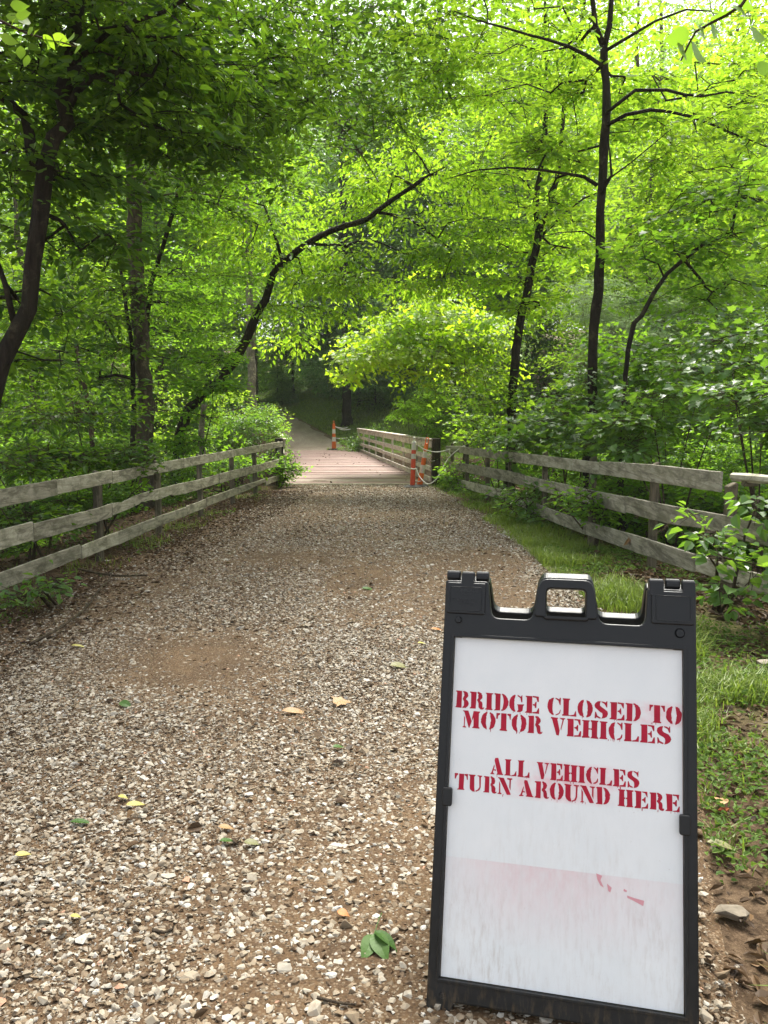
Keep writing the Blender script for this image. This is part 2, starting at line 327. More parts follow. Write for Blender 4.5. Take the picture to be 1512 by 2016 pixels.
# ------------------------------------------------------------------ terrain
PATH_R = np.array([(1, .75), (2.2, 1.0), (3.2, 1.35), (5, 1.65), (8.4, 1.66), (11.6, 1.5), (16.4, 1.05)])
PATH_L = np.array([(1, -3.2), (5, -2.75), (8, -2.6), (12, -2.35), (16.4, -2.0)])
FAR_R = np.array([(32.9, -1.1), (36, -1.9), (40, -3.06), (45, -4.75), (50, -6.3), (56, -8.3), (64, -11.5), (74, -16)])
def far_z(y): return np.interp(y, [33, 36, 40, 45, 50, 56, 64, 80], [0, .15, .6, 1.2, 1.72, 2.25, 2.7, 3.2])
def hgt(x, y):
    x = np.asarray(x, float); y = np.asarray(y, float)
    lx = np.interp(y, [0, 6, 16.5, 33], [-3.2, -3.05, -2.4, -4.8]); rx = np.interp(y, [0, 6, 16.5, 33], [3.0, 2.75, 1.5, -.6])
    side = -1.9*sst(0.1, 7, lx-x)-1.3*sst(.3, 8, x-rx)
    z = side*(1-sst(26, 36, y))
    z = z-2.9*sst(16.9, 19, y)*(1-sst(30, 32.7, y))
    fr = np.interp(y, FAR_R[:, 0], FAR_R[:, 1]); dx = x-fr
    up = far_z(y)+1.6*sst(.2, 7, dx)*sst(33, 42, y)+.06*np.maximum(dx-4, 0)*sst(33, 50, y)-.25*sst(3.4, 9, -dx)
    up = up+.10*np.maximum(y-62, 0)
    z = z+up*sst(32, 33.2, y)
    n = (noise2(x, y, .7)-.5)*.22+(noise2(x, y, 2.7)-.5)*.07
    road = sst(.1, .8, x-np.interp(y, PATH_R[:, 0], PATH_R[:, 1]))+sst(.1, .8, np.interp(y, PATH_L[:, 0], PATH_L[:, 1])-x)
    road = np.where(y < 16.6, np.clip(road, 0, 1), 1)
    onfar = (y > 32) & (dx < .3) & (dx > -3.4)
    return z+n*road*np.where(onfar, .1, 1)-.02*(1-np.clip(road, 0, 1))
def axis(a, b, step, lo, hi, grow=1.12):
    r = list(np.arange(a, b+1e-6, step)); s = step
    while r[-1] < hi: s *= grow; r.append(r[-1]+s)
    s = step
    while r[0] > lo: s *= grow; r.insert(0, r[0]-s)
    return np.array(r)
gx = axis(-9, 7, .22, -420, 420); gy = axis(-1, 36, .22, -200, 520, 1.1)
X, Y = np.meshgrid(gx, gy); Z = hgt(X, Y)
nx, ny = len(gx), len(gy); i = np.arange(ny-1)[:, None]*nx; j = np.arange(nx-1)[None]
F = np.stack([i+j, i+j+1, i+nx+j+1, i+nx+j], -1).reshape(-1, 4)
fr = np.interp(Y, FAR_R[:, 0], FAR_R[:, 1])
rp = np.interp(Y, PATH_R[:, 0], PATH_R[:, 1])
gmask = np.where(Y > 32.5, sst(.0, .5, X-fr)*(1-sst(7, 12, X-fr))*.85, np.where(Y < 17, .28*sst(0, .5, X-rp)*(1-sst(1.0, 1.5, X-rp))*sst(2.6, 4.2, Y), 0))
tag(link_mesh('ground', mesh_np('ground', np.stack([X, Y, Z], -1).reshape(-1, 3), [F], gmask.ravel(), smooth=True), M['ground']), kind='structure')
def strip(name, ys, L, R, zf, mt, n=40, edge=.12):
    V = []
    for y in ys:
        l, r = L(y), R(y); l += (noise3(np.array([y, 3.1, 0]), 1.3)-.5)*edge*3; r += (noise3(np.array([y, 9.1, 0]), 1.3)-.5)*edge*3
        for k in range(n+1):
            x = l+(r-l)*k/n; V.append((x, y, zf(x, y, k/n)))
    i = np.arange(len(ys)-1)[:, None]*(n+1); j = np.arange(n)[None]
    F = np.stack([i+j, i+j+1, i+n+1+j+1, i+n+1+j], -1).reshape(-1, 4)
    tag(link_mesh(name, mesh_np(name, V, [F], smooth=True), mt), kind='structure')
def road_z(x, y, t): e = min(t, 1-t); return .008*min(1, e/.06)-.02*(e < .001)+.022*(noise3(np.array([x, y, .2]), .9)-.5)*min(1, e/.1)
pl = lambda y: np.interp(y, PATH_L[:, 0], PATH_L[:, 1]); pr = lambda y: np.interp(y, PATH_R[:, 0], PATH_R[:, 1])
strip('gravel_path', np.concatenate([np.arange(-1, 8, .1), np.arange(8, 16.45, .2), [16.45]]), pl, pr, road_z, M['gravel_dirt'])
fR = lambda y: np.interp(y, FAR_R[:, 0], FAR_R[:, 1])
strip('far_path', np.arange(32.9, 74, .5), lambda y: fR(y)-3.1, fR, lambda x, y, t: float(hgt(x, y))+.03-.05*(min(t, 1-t) < .02), M['far_gravel'], 20)

# gravel stones
def stone_protos(n, pts, seed):
    r = np.random.default_rng(seed); out = []
    for k in range(n):
        P = norm(r.normal(size=(pts, 3)))*np.array([1, r.uniform(.6, .9), r.uniform(.35, .6)])*r.uniform(.8, 1.1, (pts, 1))
        bm = bmesh.new(); [bm.verts.new(p) for p in P]; bmesh.ops.convex_hull(bm, input=bm.verts[:])
        for v in [v for v in bm.verts if not v.link_faces]: bm.verts.remove(v)
        bm.verts.index_update(); bmesh.ops.triangulate(bm, faces=bm.faces[:])
        out.append((np.array([v.co[:] for v in bm.verts]), np.array([[v.index for v in f.verts] for f in bm.faces]))); bm.free()
    return out
def scatter(mb, P, S, protos, tint, flat=.5):
    """P (n,3) centres, S sizes (half length)"""
    which = RNG.integers(0, len(protos), len(P))
    for w, (V, F) in enumerate(protos):
        k = np.where(which == w)[0]
        if not len(k): continue
        a = RNG.uniform(0, 2*PI, len(k)); tl = RNG.normal(0, flat, len(k)); ta = RNG.uniform(0, 2*PI, len(k))
        ca, sa = np.cos(a), np.sin(a); Rz = np.stack([np.stack([ca, -sa, 0*a], -1), np.stack([sa, ca, 0*a], -1), np.stack([0*a, 0*a, 1+0*a], -1)], 1)
        ct, st = np.cos(tl), np.sin(tl); Rx = np.stack([np.stack([1+0*a, 0*a, 0*a], -1), np.stack([0*a, ct, -st], -1), np.stack([0*a, st, ct], -1)], 1)
        W = np.einsum('nij,njk,vk->nvi', Rx, Rz, V)*S[k][:, None, None]+P[k][:, None]
        mb.add(W.reshape(-1, 3), [(F[None]+(np.arange(len(k))*len(V))[:, None, None]).reshape(-1, 3)], np.repeat(tint[k], len(V)))
def gravel_density(x, y):
    d = .36+1.2*noise2(x, y, .55)*noise2(x+7, y, 1.7)*2.0+.25*noise2(x, y, 5)
    d = d+.4*np.exp(-((x-.35)/.6)**2)*(y < 6)+.16*sst(3.6, 2.4, y)                          # more white stone beside the sign
    d = d-.45*np.exp(-((x+.85-.08*y)/.38)**2)*(y < 9)*noise2(x, y, 1.1)*2-.3*np.exp(-((x+2.1)/.3)**2)*(y < 9)+.2*sst(2.5, 5, y)+.18*sst(5, 9, y)  # worn wheel track
    t = np.minimum(x-pl(y), pr(y)-x+.1); d = d*(1-.85*sst(.75, .15, x-pl(y))*(y > 3.5)); return np.clip(d, .30, 1.3)*sst(-.25, .55, t)*sst(-.02, .12, pr(y)-x)
gp = MB()
for (y0, y1, n, s0, s1, pts, keep) in ((.95, 2.8, 40000, .0068, .0172, 11, 1.0), (2.8, 5, 64000, .0066, .0165, 9, .85), (5, 9, 56000, .009, .020, 8, .8), (9, 16.4, 40000, .011, .024, 8, .8),
                                   (.95, 3.4, 110000, .0028, .0080, 6, .8), (3.4, 7, 100000, .0035, .009, 6, .9)):
    u = RNG.random(n); y = y0+(y1-y0)*u; x = RNG.uniform(-3.0, 1.9, n)
    ok = (np.abs(x) < y*.53+.9) & (RNG.random(n)*keep < gravel_density(x, y)); x, y = x[ok], y[ok]; n = len(x)
    s = s0+(s1-s0)*RNG.random(n)**1.6; s = s*(1+(RNG.random(n) < .03)*.7)
    z = s*RNG.uniform(-.2, .38, n)+.009
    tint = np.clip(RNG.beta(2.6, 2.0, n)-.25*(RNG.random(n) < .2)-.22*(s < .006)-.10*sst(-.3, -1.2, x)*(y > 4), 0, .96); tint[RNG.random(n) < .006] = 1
    scatter(gp, np.stack([x, y, z], -1), s, stone_protos(12, pts, int(y0*10)+pts), tint, .45)
tag(gp.build('gravel', M['stone']), 'loose pale crushed stone scattered over the brown path', 'gravel', kind='stuff')

# ------------------------------------------------------------------ leaf geometry
def leaves(mb, P, D, N, L, W, kind, tint, fold=.18, droop=.12):
    D = norm(D); S = norm(np.cross(D, N)); N = np.cross(S, D); L = L[:, None]; W = W[:, None]
    if kind == 'rhomb':
        pts = [P, P+D*L*.45+S*W*.5+N*W*fold, P+D*L-N*L*droop, P+D*L*.45-S*W*.5+N*W*fold]; fs = np.array([[0, 1, 2], [0, 2, 3]])
    elif kind == 'oval':
        pts = [P, P+D*L*.25+S*W*.42+N*W*fold, P+D*L*.62+S*W*.40+N*W*(fold-.05), P+D*L-N*L*droop, P+D*L*.62-S*W*.40+N*W*(fold-.05), P+D*L*.25-S*W*.42+N*W*fold]
        fs = np.array([[0, 1, 2, 3], [0, 3, 4, 5]])
    elif kind == 'maple':
        a = [(0, 0), (.12, .42), (.02, .70), (.32, .44), (.55, .52), (.62, .24), (1, 0), (.62, -.24), (.55, -.52), (.32, -.44), (.02, -.70), (.12, -.42)]
        pts = [P+D*L*.30]+[P+D*L*p+S*L*q*.72+N*L*(fold*abs(q)*.5-droop*max(0, p)**2) for p, q in a]; n = len(a)
        fs = np.array([[0, 1+k, 1+(k+1) % n] for k in range(n)])
    elif kind == 'broad':
        w = [(0, 0), (.06, .16), (.16, .36), (.30, .48), (.46, .50), (.62, .42), (.76, .27), (.88, .11), (1, 0)]; m = len(w)
        pts = [P+D*L*t-N*L*droop*t**2*1.6 for t, _ in w]+[P+D*L*t+S*W*q+N*W*(fold*q*1.6)-N*L*droop*t**2*1.6-N*W*.25*q**2 for t, q in w[1:-1]]+[P+D*L*t-S*W*q+N*W*(fold*q*1.6)-N*L*droop*t**2*1.6-N*W*.25*q**2 for t, q in w[1:-1]]
        r_ = lambda j: 0 if j == 0 else m-1 if j == m-1 else m+j-1
        l_ = lambda j: 0 if j == 0 else m-1 if j == m-1 else m+(m-2)+j-1
        fs = np.array([(j, r_(j), r_(j+1), j+1) for j in range(1, m-2)]+[(j+1, l_(j+1), l_(j), j) for j in range(1, m-2)]); f3 = np.array([(0, r_(1), 1), (0, 1, l_(1)), (m-2, r_(m-2), m-1), (m-2, m-1, l_(m-2))])
        V = np.stack(pts, 1); k = V.shape[1]; o_ = (np.arange(len(P))*k)[:, None, None]
        mb.add(V.reshape(-1, 3), [(fs[None]+o_).reshape(-1, 4), (f3[None]+o_).reshape(-1, 3)], np.repeat(np.clip(tint, 0, 1), k)); return
    V = np.stack(pts, 1); k = V.shape[1]
    mb.add(V.reshape(-1, 3), [(fs[None]+(np.arange(len(P))*k)[:, None, None]).reshape(-1, fs.shape[1])], np.repeat(np.clip(tint, 0, 1), k))
def sprays(mb, A, Dr, K, Ls, Ws, Ll, kind, asp=.52, tilt=.4, droop=.25, hang=0.0, flat=1.0, twigs=None, rng=RNG):
    n = len(A)
    if not n: return
    D = Dr*np.array([1, 1, .35*flat+.65*(1-flat)]); D = norm(D+rng.normal(0, .25, (n, 3))*np.array([1, 1, .5])); D[:, 2] -= hang; D = norm(D)
    up = norm(np.array([0, 0, 1.])+rng.normal(0, tilt*.6, (n, 3))); S = norm(np.cross(D, up)); up = np.cross(S, D)
    t = (np.arange(K)[None]+rng.random((n, K)))/K; sd = np.where((np.arange(K)[None]+rng.integers(0, 2, (n, 1))) % 2 == 0, 1., -1.)
    lat = sd*rng.random((n, K))**.7*Ws*(1.05-.75*t)
    sc_ = rng.uniform(.75, 1.25, (n, 1)); lat = lat*sc_; al = (t-.45)*Ls*sc_
    P = A[:, None]+D[:, None]*al[..., None]+S[:, None]*lat[..., None]+up[:, None]*(rng.normal(0, .035, (n, K))-droop*(lat**2)/max(Ws, .05)-droop*.5*np.maximum(al, 0)**2/Ls)[..., None]
    LD = D[:, None]*rng.uniform(.4, 1, (n, K, 1))+S[:, None]*(sd*rng.uniform(.3, 1, (n, K)))[..., None]+rng.normal(0, .22, (n, K, 3)); LD[..., 2] -= .12+hang
    LN = up[:, None]+rng.normal(0, tilt, (n, K, 3))
    L = Ll*rng.uniform(.5, 1.35, (n, K))*rng.uniform(.8, 1.15, (n, 1)); tint = np.clip(.5+.28*rng.normal(size=(n, 1))+.22*rng.normal(size=(n, K)), 0, 1)
    f = lambda a: a.reshape(-1, *a.shape[2:])
    leaves(mb, f(P), f(LD), f(LN), f(L), f(L)*asp*rng.uniform(.85, 1.15, n*K), kind, f(tint))
    if twigs is not None:
        prisms(twigs, A-D*Ls*.5*sc_, A+D*Ls*.5*sc_-up*(droop*.1*Ls), np.full(n, .0042), np.full(n, .0014), 3)
        for q_ in range(4):
            al_ = (rng.uniform(-.45, .35, (n, 1)))*Ls*sc_; sg = rng.choice((-1., 1.), (n, 1)); B0 = A+D*al_-up*(droop*.5*np.maximum(al_, 0)**2/Ls); ln = Ws*rng.uniform(.5, .95, (n, 1))*sc_
            prisms(twigs, B0, B0+S*sg*ln+D*ln*.45-up*(droop*ln**2/max(Ws, .05)), np.full(n, .0022), np.full(n, .0008), 3)
def ellipsoid(c, r, n, rng, clump=.42, layer=.0, fs=.9):
    out = []; m = 0
    while m < n:
        P = norm(rng.normal(size=(n*2, 3)))*(rng.random((n*2, 1))**(1/2.6))*r+c
        P = P[noise3(P+rng.random()*.001, fs)+.15*rng.random(len(P)) > clump]
        out.append(P); m += len(P)
        if len(out) > 12: break
    P = np.concatenate(out)[:n]
    if layer: P[:, 2] = np.round(P[:, 2]/layer+.25*np.sin(P[:, 0]*1.7)+.2*np.cos(P[:, 1]*1.3))*layer+rng.normal(0, layer*.13, len(P))
    return P
def connect(skel, skr, A, rng, step=.25, arch=.10, zpen=.6):
    """join every anchor to the skeleton by a branch; returns nodes, parents, radii, anchor directions"""
    n0 = len(skel); cap = n0+len(A)*14+10; N = np.zeros((cap, 3)); N[:n0] = skel; par = np.full(cap, -1); n = n0
    d0 = np.array([np.min(np.linalg.norm(skel-a, axis=1)) for a in A]); dirs = np.zeros_like(A); tip = []
    for k in np.argsort(d0):
        a = A[k]; df = a-N[:n]; m = np.linalg.norm(df, axis=1)+zpen*np.maximum(0, -df[:, 2])*.5
        p = int(np.argmin(m)); v = a-N[p]; L = np.linalg.norm(v); s = max(1, min(12, int(L/step))); last = p
        for q in range(1, s+1):
            t = q/s; x = N[p]+v*t; x[2] += math.sin(PI*t)*arch*L
            if q < s: x += rng.normal(0, .016*min(L, 2), 3)
            N[n] = x; par[n] = last; last = n; n += 1
        dirs[k] = N[last]-N[par[last]] if par[last] >= 0 else v; tip.append(last)
    cnt = np.zeros(n)
    for t in tip: cnt[t] += 1
    for q in range(n-1, n0-1, -1):
        if par[q] >= n0: cnt[par[q]] += cnt[q]
    r = np.zeros(n); r[:n0] = skr; r[n0:] = .0035*np.maximum(cnt[n0:], 1)**.47
    for q in range(n0, n): r[q] = min(r[q], max(r[par[q]]*.85, .003))
    return N[:n], par[:n], r, norm(dirs+1e-6)
def branch_mesh(mb, N, par, r, n0, minr=0.0):
    k = np.arange(n0, len(N)); P = N[par[k]]; Q = N[k]; R1 = r[k]; R0 = np.minimum(r[par[k]], R1*1.25)
    big = R1 > .012
    for sel, s in ((big, 6), (~big & (R1 >= minr), 3)): prisms(mb, P[sel], Q[sel]+(Q[sel]-P[sel])*.04, R0[sel], R1[sel], s)

# ------------------------------------------------------------------ sandwich board
def fillet(pts, seg=5):
    out = []; n = len(pts)
    for k, (x, y, r) in enumerate(pts):
        p = np.array((x, y)); a = np.array(pts[k-1][:2])-p; b = np.array(pts[(k+1) % n][:2])-p
        la, lb = np.linalg.norm(a), np.linalg.norm(b); a /= la; b /= lb; r = min(r, .45*la, .45*lb)
        if r < 1e-4: out.append(tuple(p)); continue
        for q in range(seg+1):
            t = q/seg; out.append(tuple(p+a*r*(1-t)**2+b*r*t**2))
    return out
def plate(name, loops, depth, bevel, mt, parent=None, z=0.0, res=2):
    cu = bpy.data.curves.new(name, 'CURVE'); cu.dimensions = '2D'; cu.fill_mode = 'BOTH'; cu.extrude = max(depth/2-bevel, 0); cu.bevel_depth = bevel; cu.bevel_resolution = res; cu.offset = -bevel
    for lp in loops:
        s = cu.splines.new('POLY'); s.points.add(len(lp)-1); s.use_cyclic_u = True
        for p, (x, y) in zip(s.points, lp): p.co = (x, y, 0, 1)
    t = bpy.data.objects.new(name, cu); C.objects.link(t); bpy.context.view_layer.update()
    me = bpy.data.meshes.new_from_object(t.evaluated_get(bpy.context.evaluated_depsgraph_get())); bpy.data.objects.remove(t); bpy.data.curves.remove(cu)
    me.name = name; me.materials.clear(); me.transform(Matrix.Translation((0, 0, z)))
    for p in me.polygons: p.use_smooth = False
    return link_mesh(name, me, mt, parent)
yaw, lean, roll = -0.22662, 0.29683, 0.005687
rr = np.array([math.cos(yaw), math.sin(yaw), 0]); nn = np.array([-math.sin(yaw), math.cos(yaw), 0]); uu = np.array([0, 0, 1])*math.cos(lean)+nn*math.sin(lean)
r2 = rr*math.cos(roll)+uu*math.sin(roll); u2 = -rr*math.sin(roll)+uu*math.cos(roll); n2 = np.cross(r2, u2)
o0 = np.array([.13577, 1.72835, CAM_H-1.35857])+r2*.2825-u2*.081
sign = empty('sandwich_board', (0, 0, 0), 'black plastic sandwich board with white panel and red stencilled lettering', 'sign')
sign.matrix_world = Matrix(((r2[0], u2[0], n2[0], o0[0]), (r2[1], u2[1], n2[1], o0[1]), (r2[2], u2[2], n2[2], o0[2]), (0, 0, 0, 1)))
ox, oy = .2825, -.081
sh = lambda pts: [(x-ox, y-oy, r) for x, y, r in pts]
R_ = .008
outer = sh([(-.0295, -.081, .004), (.032, -.081, .004), (.037, -.051, .006), (.527, -.051, .006), (.532, -.081, .004), (.5955, -.081, .004), (.5955, .972, R_), (.481, .972, R_), (.476, .878, .022),
            (.366, .878, .02), (.353, .965, .006), (.345, .991, .026), (.222, .991, .026), (.210, .965, .006), (.198, .878, .02), (.094, .878, .022), (.083, .972, R_), (-.0295, .972, R_)])
inner = sh([(0, 0, .002), (0, .824, .002), (.565, .824, .002), (.565, 0, .002)]); hole = sh([(.233, .887, .012), (.233, .961, .014), (.332, .961, .014), (.332, .887, .012)])
front = plate('front_frame', [fillet(outer), fillet(inner), fillet(hole)], .034, .0045, M['plastic'], sign, z=-.013)
lip = plate('panel_lip', [fillet(sh([(-.008, -.008, .003), (-.008, .832, .003), (.573, .832, .003), (.573, -.008, .003)])), fillet(sh([(.0, .0, .001), (.0, .824, .001), (.565, .824, .001), (.565, 0, .001)]))], .006, .0015, M['plastic'], sign, z=.0045)
collar = plate('carry_handle', [fillet(sh([(.203, .886, .01), (.216, .985, .024), (.348, .985, .024), (.361, .886, .01)])), fillet(sh([(.226, .880, .01), (.227, .967, .018), (.338, .967, .018), (.339, .880, .01)]))], .012, .004, M['plastic'], sign, z=.0085)
ins = plate('sign_panel', [fillet(sh([(.002, .002, 0), (.563, .002, 0), (.563, .822, 0), (.002, .822, 0)]))], .004, 0, M['insert'], sign, z=-.006)
tongue = plate('hinge_plate', [fillet(sh([(-.024, .884, .006), (.077, .884, .006), (.077, .966, .004), (-.024, .966, .004)]))], .008, .003, M['plastic'], sign, z=.006)
tongue2 = plate('hinge_plate', [fillet(sh([(.490, .884, .006), (.590, .884, .006), (.590, .966, .004), (.490, .966, .004)]))], .008, .003, M['plastic'], sign, z=.006)
for x0, x1, par in ((-.016, .068, tongue), (.500, .582, tongue2)):
    plate('label_border', [fillet(sh([(x0, .892, .006), (x1, .892, .006), (x1, .955, .006), (x0, .955, .006)])), fillet(sh([(x0+.0015, .8935, .005), (x1-.0015, .8935, .005), (x1-.0015, .9535, .005), (x0+.0015, .9535, .005)]))], .003, .0006, M['plastic'], par, z=.0105)
def knuckle(x0, x1, y, z, r, flat=False):
    mb = MB(); P = np.array([(x0-ox, y-oy, z), (x0+.003-ox, y-oy, z), (x1-.003-ox, y-oy, z), (x1-ox, y-oy, z)]); a = np.arange(16)*2*PI/16
    pr_ = np.sign(np.cos(a))*np.abs(np.cos(a))**.7, np.sign(np.sin(a))*np.abs(np.sin(a))**.7
    V = np.concatenate([p+np.stack([0*a, pr_[0]*q, pr_[1]*q*(1.0)], -1) for p, q in zip(P, (r*.8, r, r, r*.8))]); s = 16
    i = np.arange(3)[:, None]*s; j = np.arange(s)[None]; k = (j+1) % s
    mb.add(V, [np.stack([i+j, i+k, i+s+k, i+s+j], -1).reshape(-1, 4), np.arange(s)[::-1], 3*s+np.arange(s)])
    if flat:
        V = np.array([(a_-ox, b-oy, c) for a_ in (x0+.001, x1-.001) for b in (.955, y+.004) for c in (-.02, .0105)])
        hull(mb, V-V.mean(0), V.mean(0))
    mb.build('hinge_knuckle', M['plastic'], sign, smooth=False)
for x0, x1, fl in ((-.028, .008, False), (.012, .046, True), (.049, .083, False), (.484, .520, True), (.524, .560, False), (.563, .594, True)):
    knuckle(x0, x1, .984 if fl else .986, -.010 if fl else -.016, .0135, fl)
def disc(name, x, y, r, h, z, ring=False):
    a = np.arange(20)*2*PI/20; mb = MB(); prof = ((r*1.0, 0), (r*.98, h*.7), (r*.75, h), (0.001, h*1.02)) if not ring else ((r*1.2, .0), (r*1.12, h*.5), (r, h*.4), (r*.85, h), (.001, h))
    V = np.concatenate([np.stack([x-ox+q*np.cos(a), y-oy+q*np.sin(a), 0*a+z+hh], -1) for q, hh in prof]); s = 20; n = len(prof)
    i = np.arange(n-1)[:, None]*s; j = np.arange(s)[None]; k = (j+1) % s
    mb.add(V, [np.stack([i+j, i+k, i+s+k, i+s+j], -1).reshape(-1, 4)]); mb.build(name, M['plastic'], sign, smooth=False)
disc('frame_pin', .009, .868, .009, .010, .0035); disc('frame_pin', .557, .864, .0105, .006, .0035, True); disc('frame_pin', .009, -.037, .007, .003, .0035, True)
for x0, x1, y0, y1 in ((-.012, .0125, .402, .447), (.5535, .578, .393, .439)):
    plate('panel_clip', [fillet(sh([(x0, y0, .006), (x1, y0, .006), (x1, y1, .006), (x0, y1, .006)]))], .014, .003, M['plastic'], sign, z=.007)
# rear half: the same outline swung back about the hinge
Hy, Hz = .985-oy, -.032
RB = Matrix.Translation((0, Hy, Hz)) @ Matrix.Rotation(2*lean, 4, 'X') @ Matrix.Translation((0, -Hy, -Hz))
rear = plate('rear_frame', [fillet(outer), fillet(inner), fillet(hole)], .030, .0045, M['plastic'], sign, z=-.05); rear.data.transform(RB)
ri = plate('rear_panel', [fillet(sh([(.001, .001, 0), (.564, .001, 0), (.564, .823, 0), (.001, .823, 0)]))], .004, 0, M['insert'], sign, z=-.05); ri.data.transform(RB)
# stencil alphabet, cap height 1
def el(cx, cy_, rx, ry, a0, a1, n=12): return [(cx+rx*math.cos(math.radians(a0+(a1-a0)*k/n)), cy_+ry*math.sin(math.radians(a0+(a1-a0)*k/n))) for k in range(n+1)]
def stem(x0, x1, s='LR'):
    a = .07 if 'L' in s else 0; b = .07 if 'R' in s else 0; p = [(x0-a, 0), (x1+b, 0)]
    if b: p += [(x1+b, .045), (x1, .10), (x1, .90), (x1+b, .955)]
    p += [(x1+b, 1), (x0-a, 1)]
    if a: p += [(x0-a, .955), (x0, .90), (x0, .10), (x0-a, .045)]
    return p
armT = [(.49, 1), (.88, 1), (.88, .68), (.82, .68), (.71, .90), (.49, .935)]; armM = [(.49, .53), (.60, .56), (.68, .68), (.73, .68), (.73, .32), (.68, .32), (.60, .44), (.49, .47)]
armB = [(.49, 0), (.92, 0), (.92, .32), (.86, .32), (.74, .10), (.49, .065)]
cresL = el(.45, .5, .45, .51, 97, 263, 20)+el(.45, .5, .125, .47, 247, 113, 14); cresR = [(.96-x, y) for x, y in cresL][::-1]
G = {'B': (.90, [stem(.09, .43, 'L'), [(.50, 1)]+el(.56, .765, .29, .235, 90, -58)+[(.70, .535)]+el(.57, .275, .32, .275, 58, -90)+[(.50, 0), (.50, .055)]+el(.50, .275, .09, .20, -80, 80)+[(.50, .50), (.50, .56)]+el(.50, .77, .075, .16, -80, 80)+[(.50, .945)]]),
     'R': (.98, [stem(.09, .43, 'L'), [(.50, 1)]+el(.56, .75, .29, .25, 90, -55)+[(.70, .52), (.82, .44), (.86, .30), (.87, .13), (.90, .08), (.94, .13), (.98, .10), (.95, .02), (.84, -.02), (.70, 0), (.61, .10), (.59, .34), (.55, .44), (.50, .47), (.50, .535)]+el(.50, .75, .075, .18, -80, 80)+[(.50, .945)]]),
     'I': (.52, [stem(.09, .43)]), 'D': (.95, [stem(.09, .43, 'L'), el(.50, .5, .45, .5, 90, -90, 20)+el(.50, .5, .13, .44, -90, 90, 14)]),
     'E': (.92, [stem(.09, .45, 'L'), armT, armM, armB]), 'L': (.92, [stem(.09, .43), [(.53, 0), (.92, 0), (.92, .32), (.86, .32), (.75, .11), (.53, .065)]]),
     'O': (.96, [cresL, cresR]),
     'C': (.88, [cresL, [(.53, 1), (.65, .97), (.75, .92), (.80, 1), (.85, 1), (.85, .60), (.79, .60), (.70, .83), (.53, .94)], [(.53, 0), (.70, .04), (.83, .16), (.87, .33), (.82, .34), (.73, .15), (.53, .06)]]),
     'G': (.98, [cresL, [(.53, 1), (.65, .97), (.75, .92), (.80, 1), (.85, 1), (.85, .60), (.79, .60), (.70, .83), (.53, .94)], [(.53, .47), (.97, .47), (.97, .42), (.90, .39), (.90, .12), (.74, .02), (.53, 0), (.53, .06), (.58, .12), (.58, .39), (.53, .42)]]),
     'S': (.93, [[(.44, 1), (.25, .97), (.10, .88), (.05, .74), (.09, .60), (.22, .50), (.42, .40), (.53, .31), (.55, .20), (.53, .09), (.48, 0), (.68, .03), (.84, .13), (.91, .28), (.87, .43), (.72, .55), (.48, .66), (.40, .74), (.39, .84), (.41, .93)],
                 [(.49, 1), (.66, .97), (.74, .92), (.80, 1), (.85, 1), (.85, .66), (.79, .66), (.69, .85), (.49, .94)], [(.43, 0), (.28, .02), (.19, .07), (.13, 0), (.08, 0), (.08, .36), (.14, .36), (.23, .16), (.43, .06)]]),
     'T': (.94, [[(.22, 0), (.72, 0), (.72, .045), (.65, .10), (.65, 1), (.29, 1), (.29, .10), (.22, .045)], [(.0, 1), (.23, 1), (.23, .94), (.12, .86), (.07, .66), (.0, .66)], [(.94, 1), (.71, 1), (.71, .94), (.82, .86), (.87, .66), (.94, .66)]]),
     'H': (1.02, [stem(.07, .41), stem(.61, .95), [(.41, .46), (.495, .46), (.495, .55), (.41, .55)], [(.525, .46), (.61, .46), (.61, .55), (.525, .55)]]),
     'M': (1.16, [[(0, 1), (.36, 1), (.60, .40), (.46, 0), (.41, 0), (.08, .92), (0, .955)], [(0, 0), (.25, 0), (.25, .045), (.15, .09), (.14, .55), (.09, .70), (.08, .09), (0, .045)], [(.70, 1), (1.14, 1), (1.14, .955), (1.07, .90), (1.07, .10), (1.14, .045), (1.14, 0), (.64, 0), (.64, .045), (.71, .10), (.71, .62), (.63, .44), (.62, .60)]]),
     'V': (.95, [[(0, 1), (.46, 1), (.46, .955), (.41, .92), (.60, .28), (.53, 0), (.37, 0), (.07, .92), (0, .955)], [(.57, 1), (.93, 1), (.93, .955), (.85, .92), (.66, .30), (.63, .40), (.74, .90), (.57, .955)]]),
     'A': (1.0, [[(.34, 1), (.56, 1), (.91, .09), (.98, .045), (.98, 0), (.48, 0), (.48, .045), (.54, .09), (.30, .85)], [(0, 0), (.31, 0), (.31, .045), (.20, .09), (.24, .24), (.42, .24), (.40, .31), (.26, .31), (.31, .50), (.27, .62), (.08, .09), (0, .045)]]),
     'U': (1.0, [[(0, 1), (.48, 1), (.48, .955), (.42, .90), (.42, .22), (.46, .08), (.47, -.02), (.28, .01), (.12, .10), (.07, .28), (.07, .90), (0, .955)], [(.62, 1), (.98, 1), (.98, .955), (.88, .90), (.88, .28), (.80, .08), (.54, -.02), (.53, .05), (.68, .12), (.76, .28), (.76, .90), (.62, .955)]]),
     'N': (1.0, [[(0, 1), (.40, 1), (.92, .06), (.92, 0), (.66, 0), (.08, .92), (0, .955)], [(0, 0), (.27, 0), (.27, .045), (.18, .09), (.18, .62), (.09, .78), (.09, .09), (0, .045)], [(.64, 1), (1.0, 1), (1.0, .955), (.91, .90), (.91, .28), (.80, .46), (.80, .90), (.64, .955)]])}
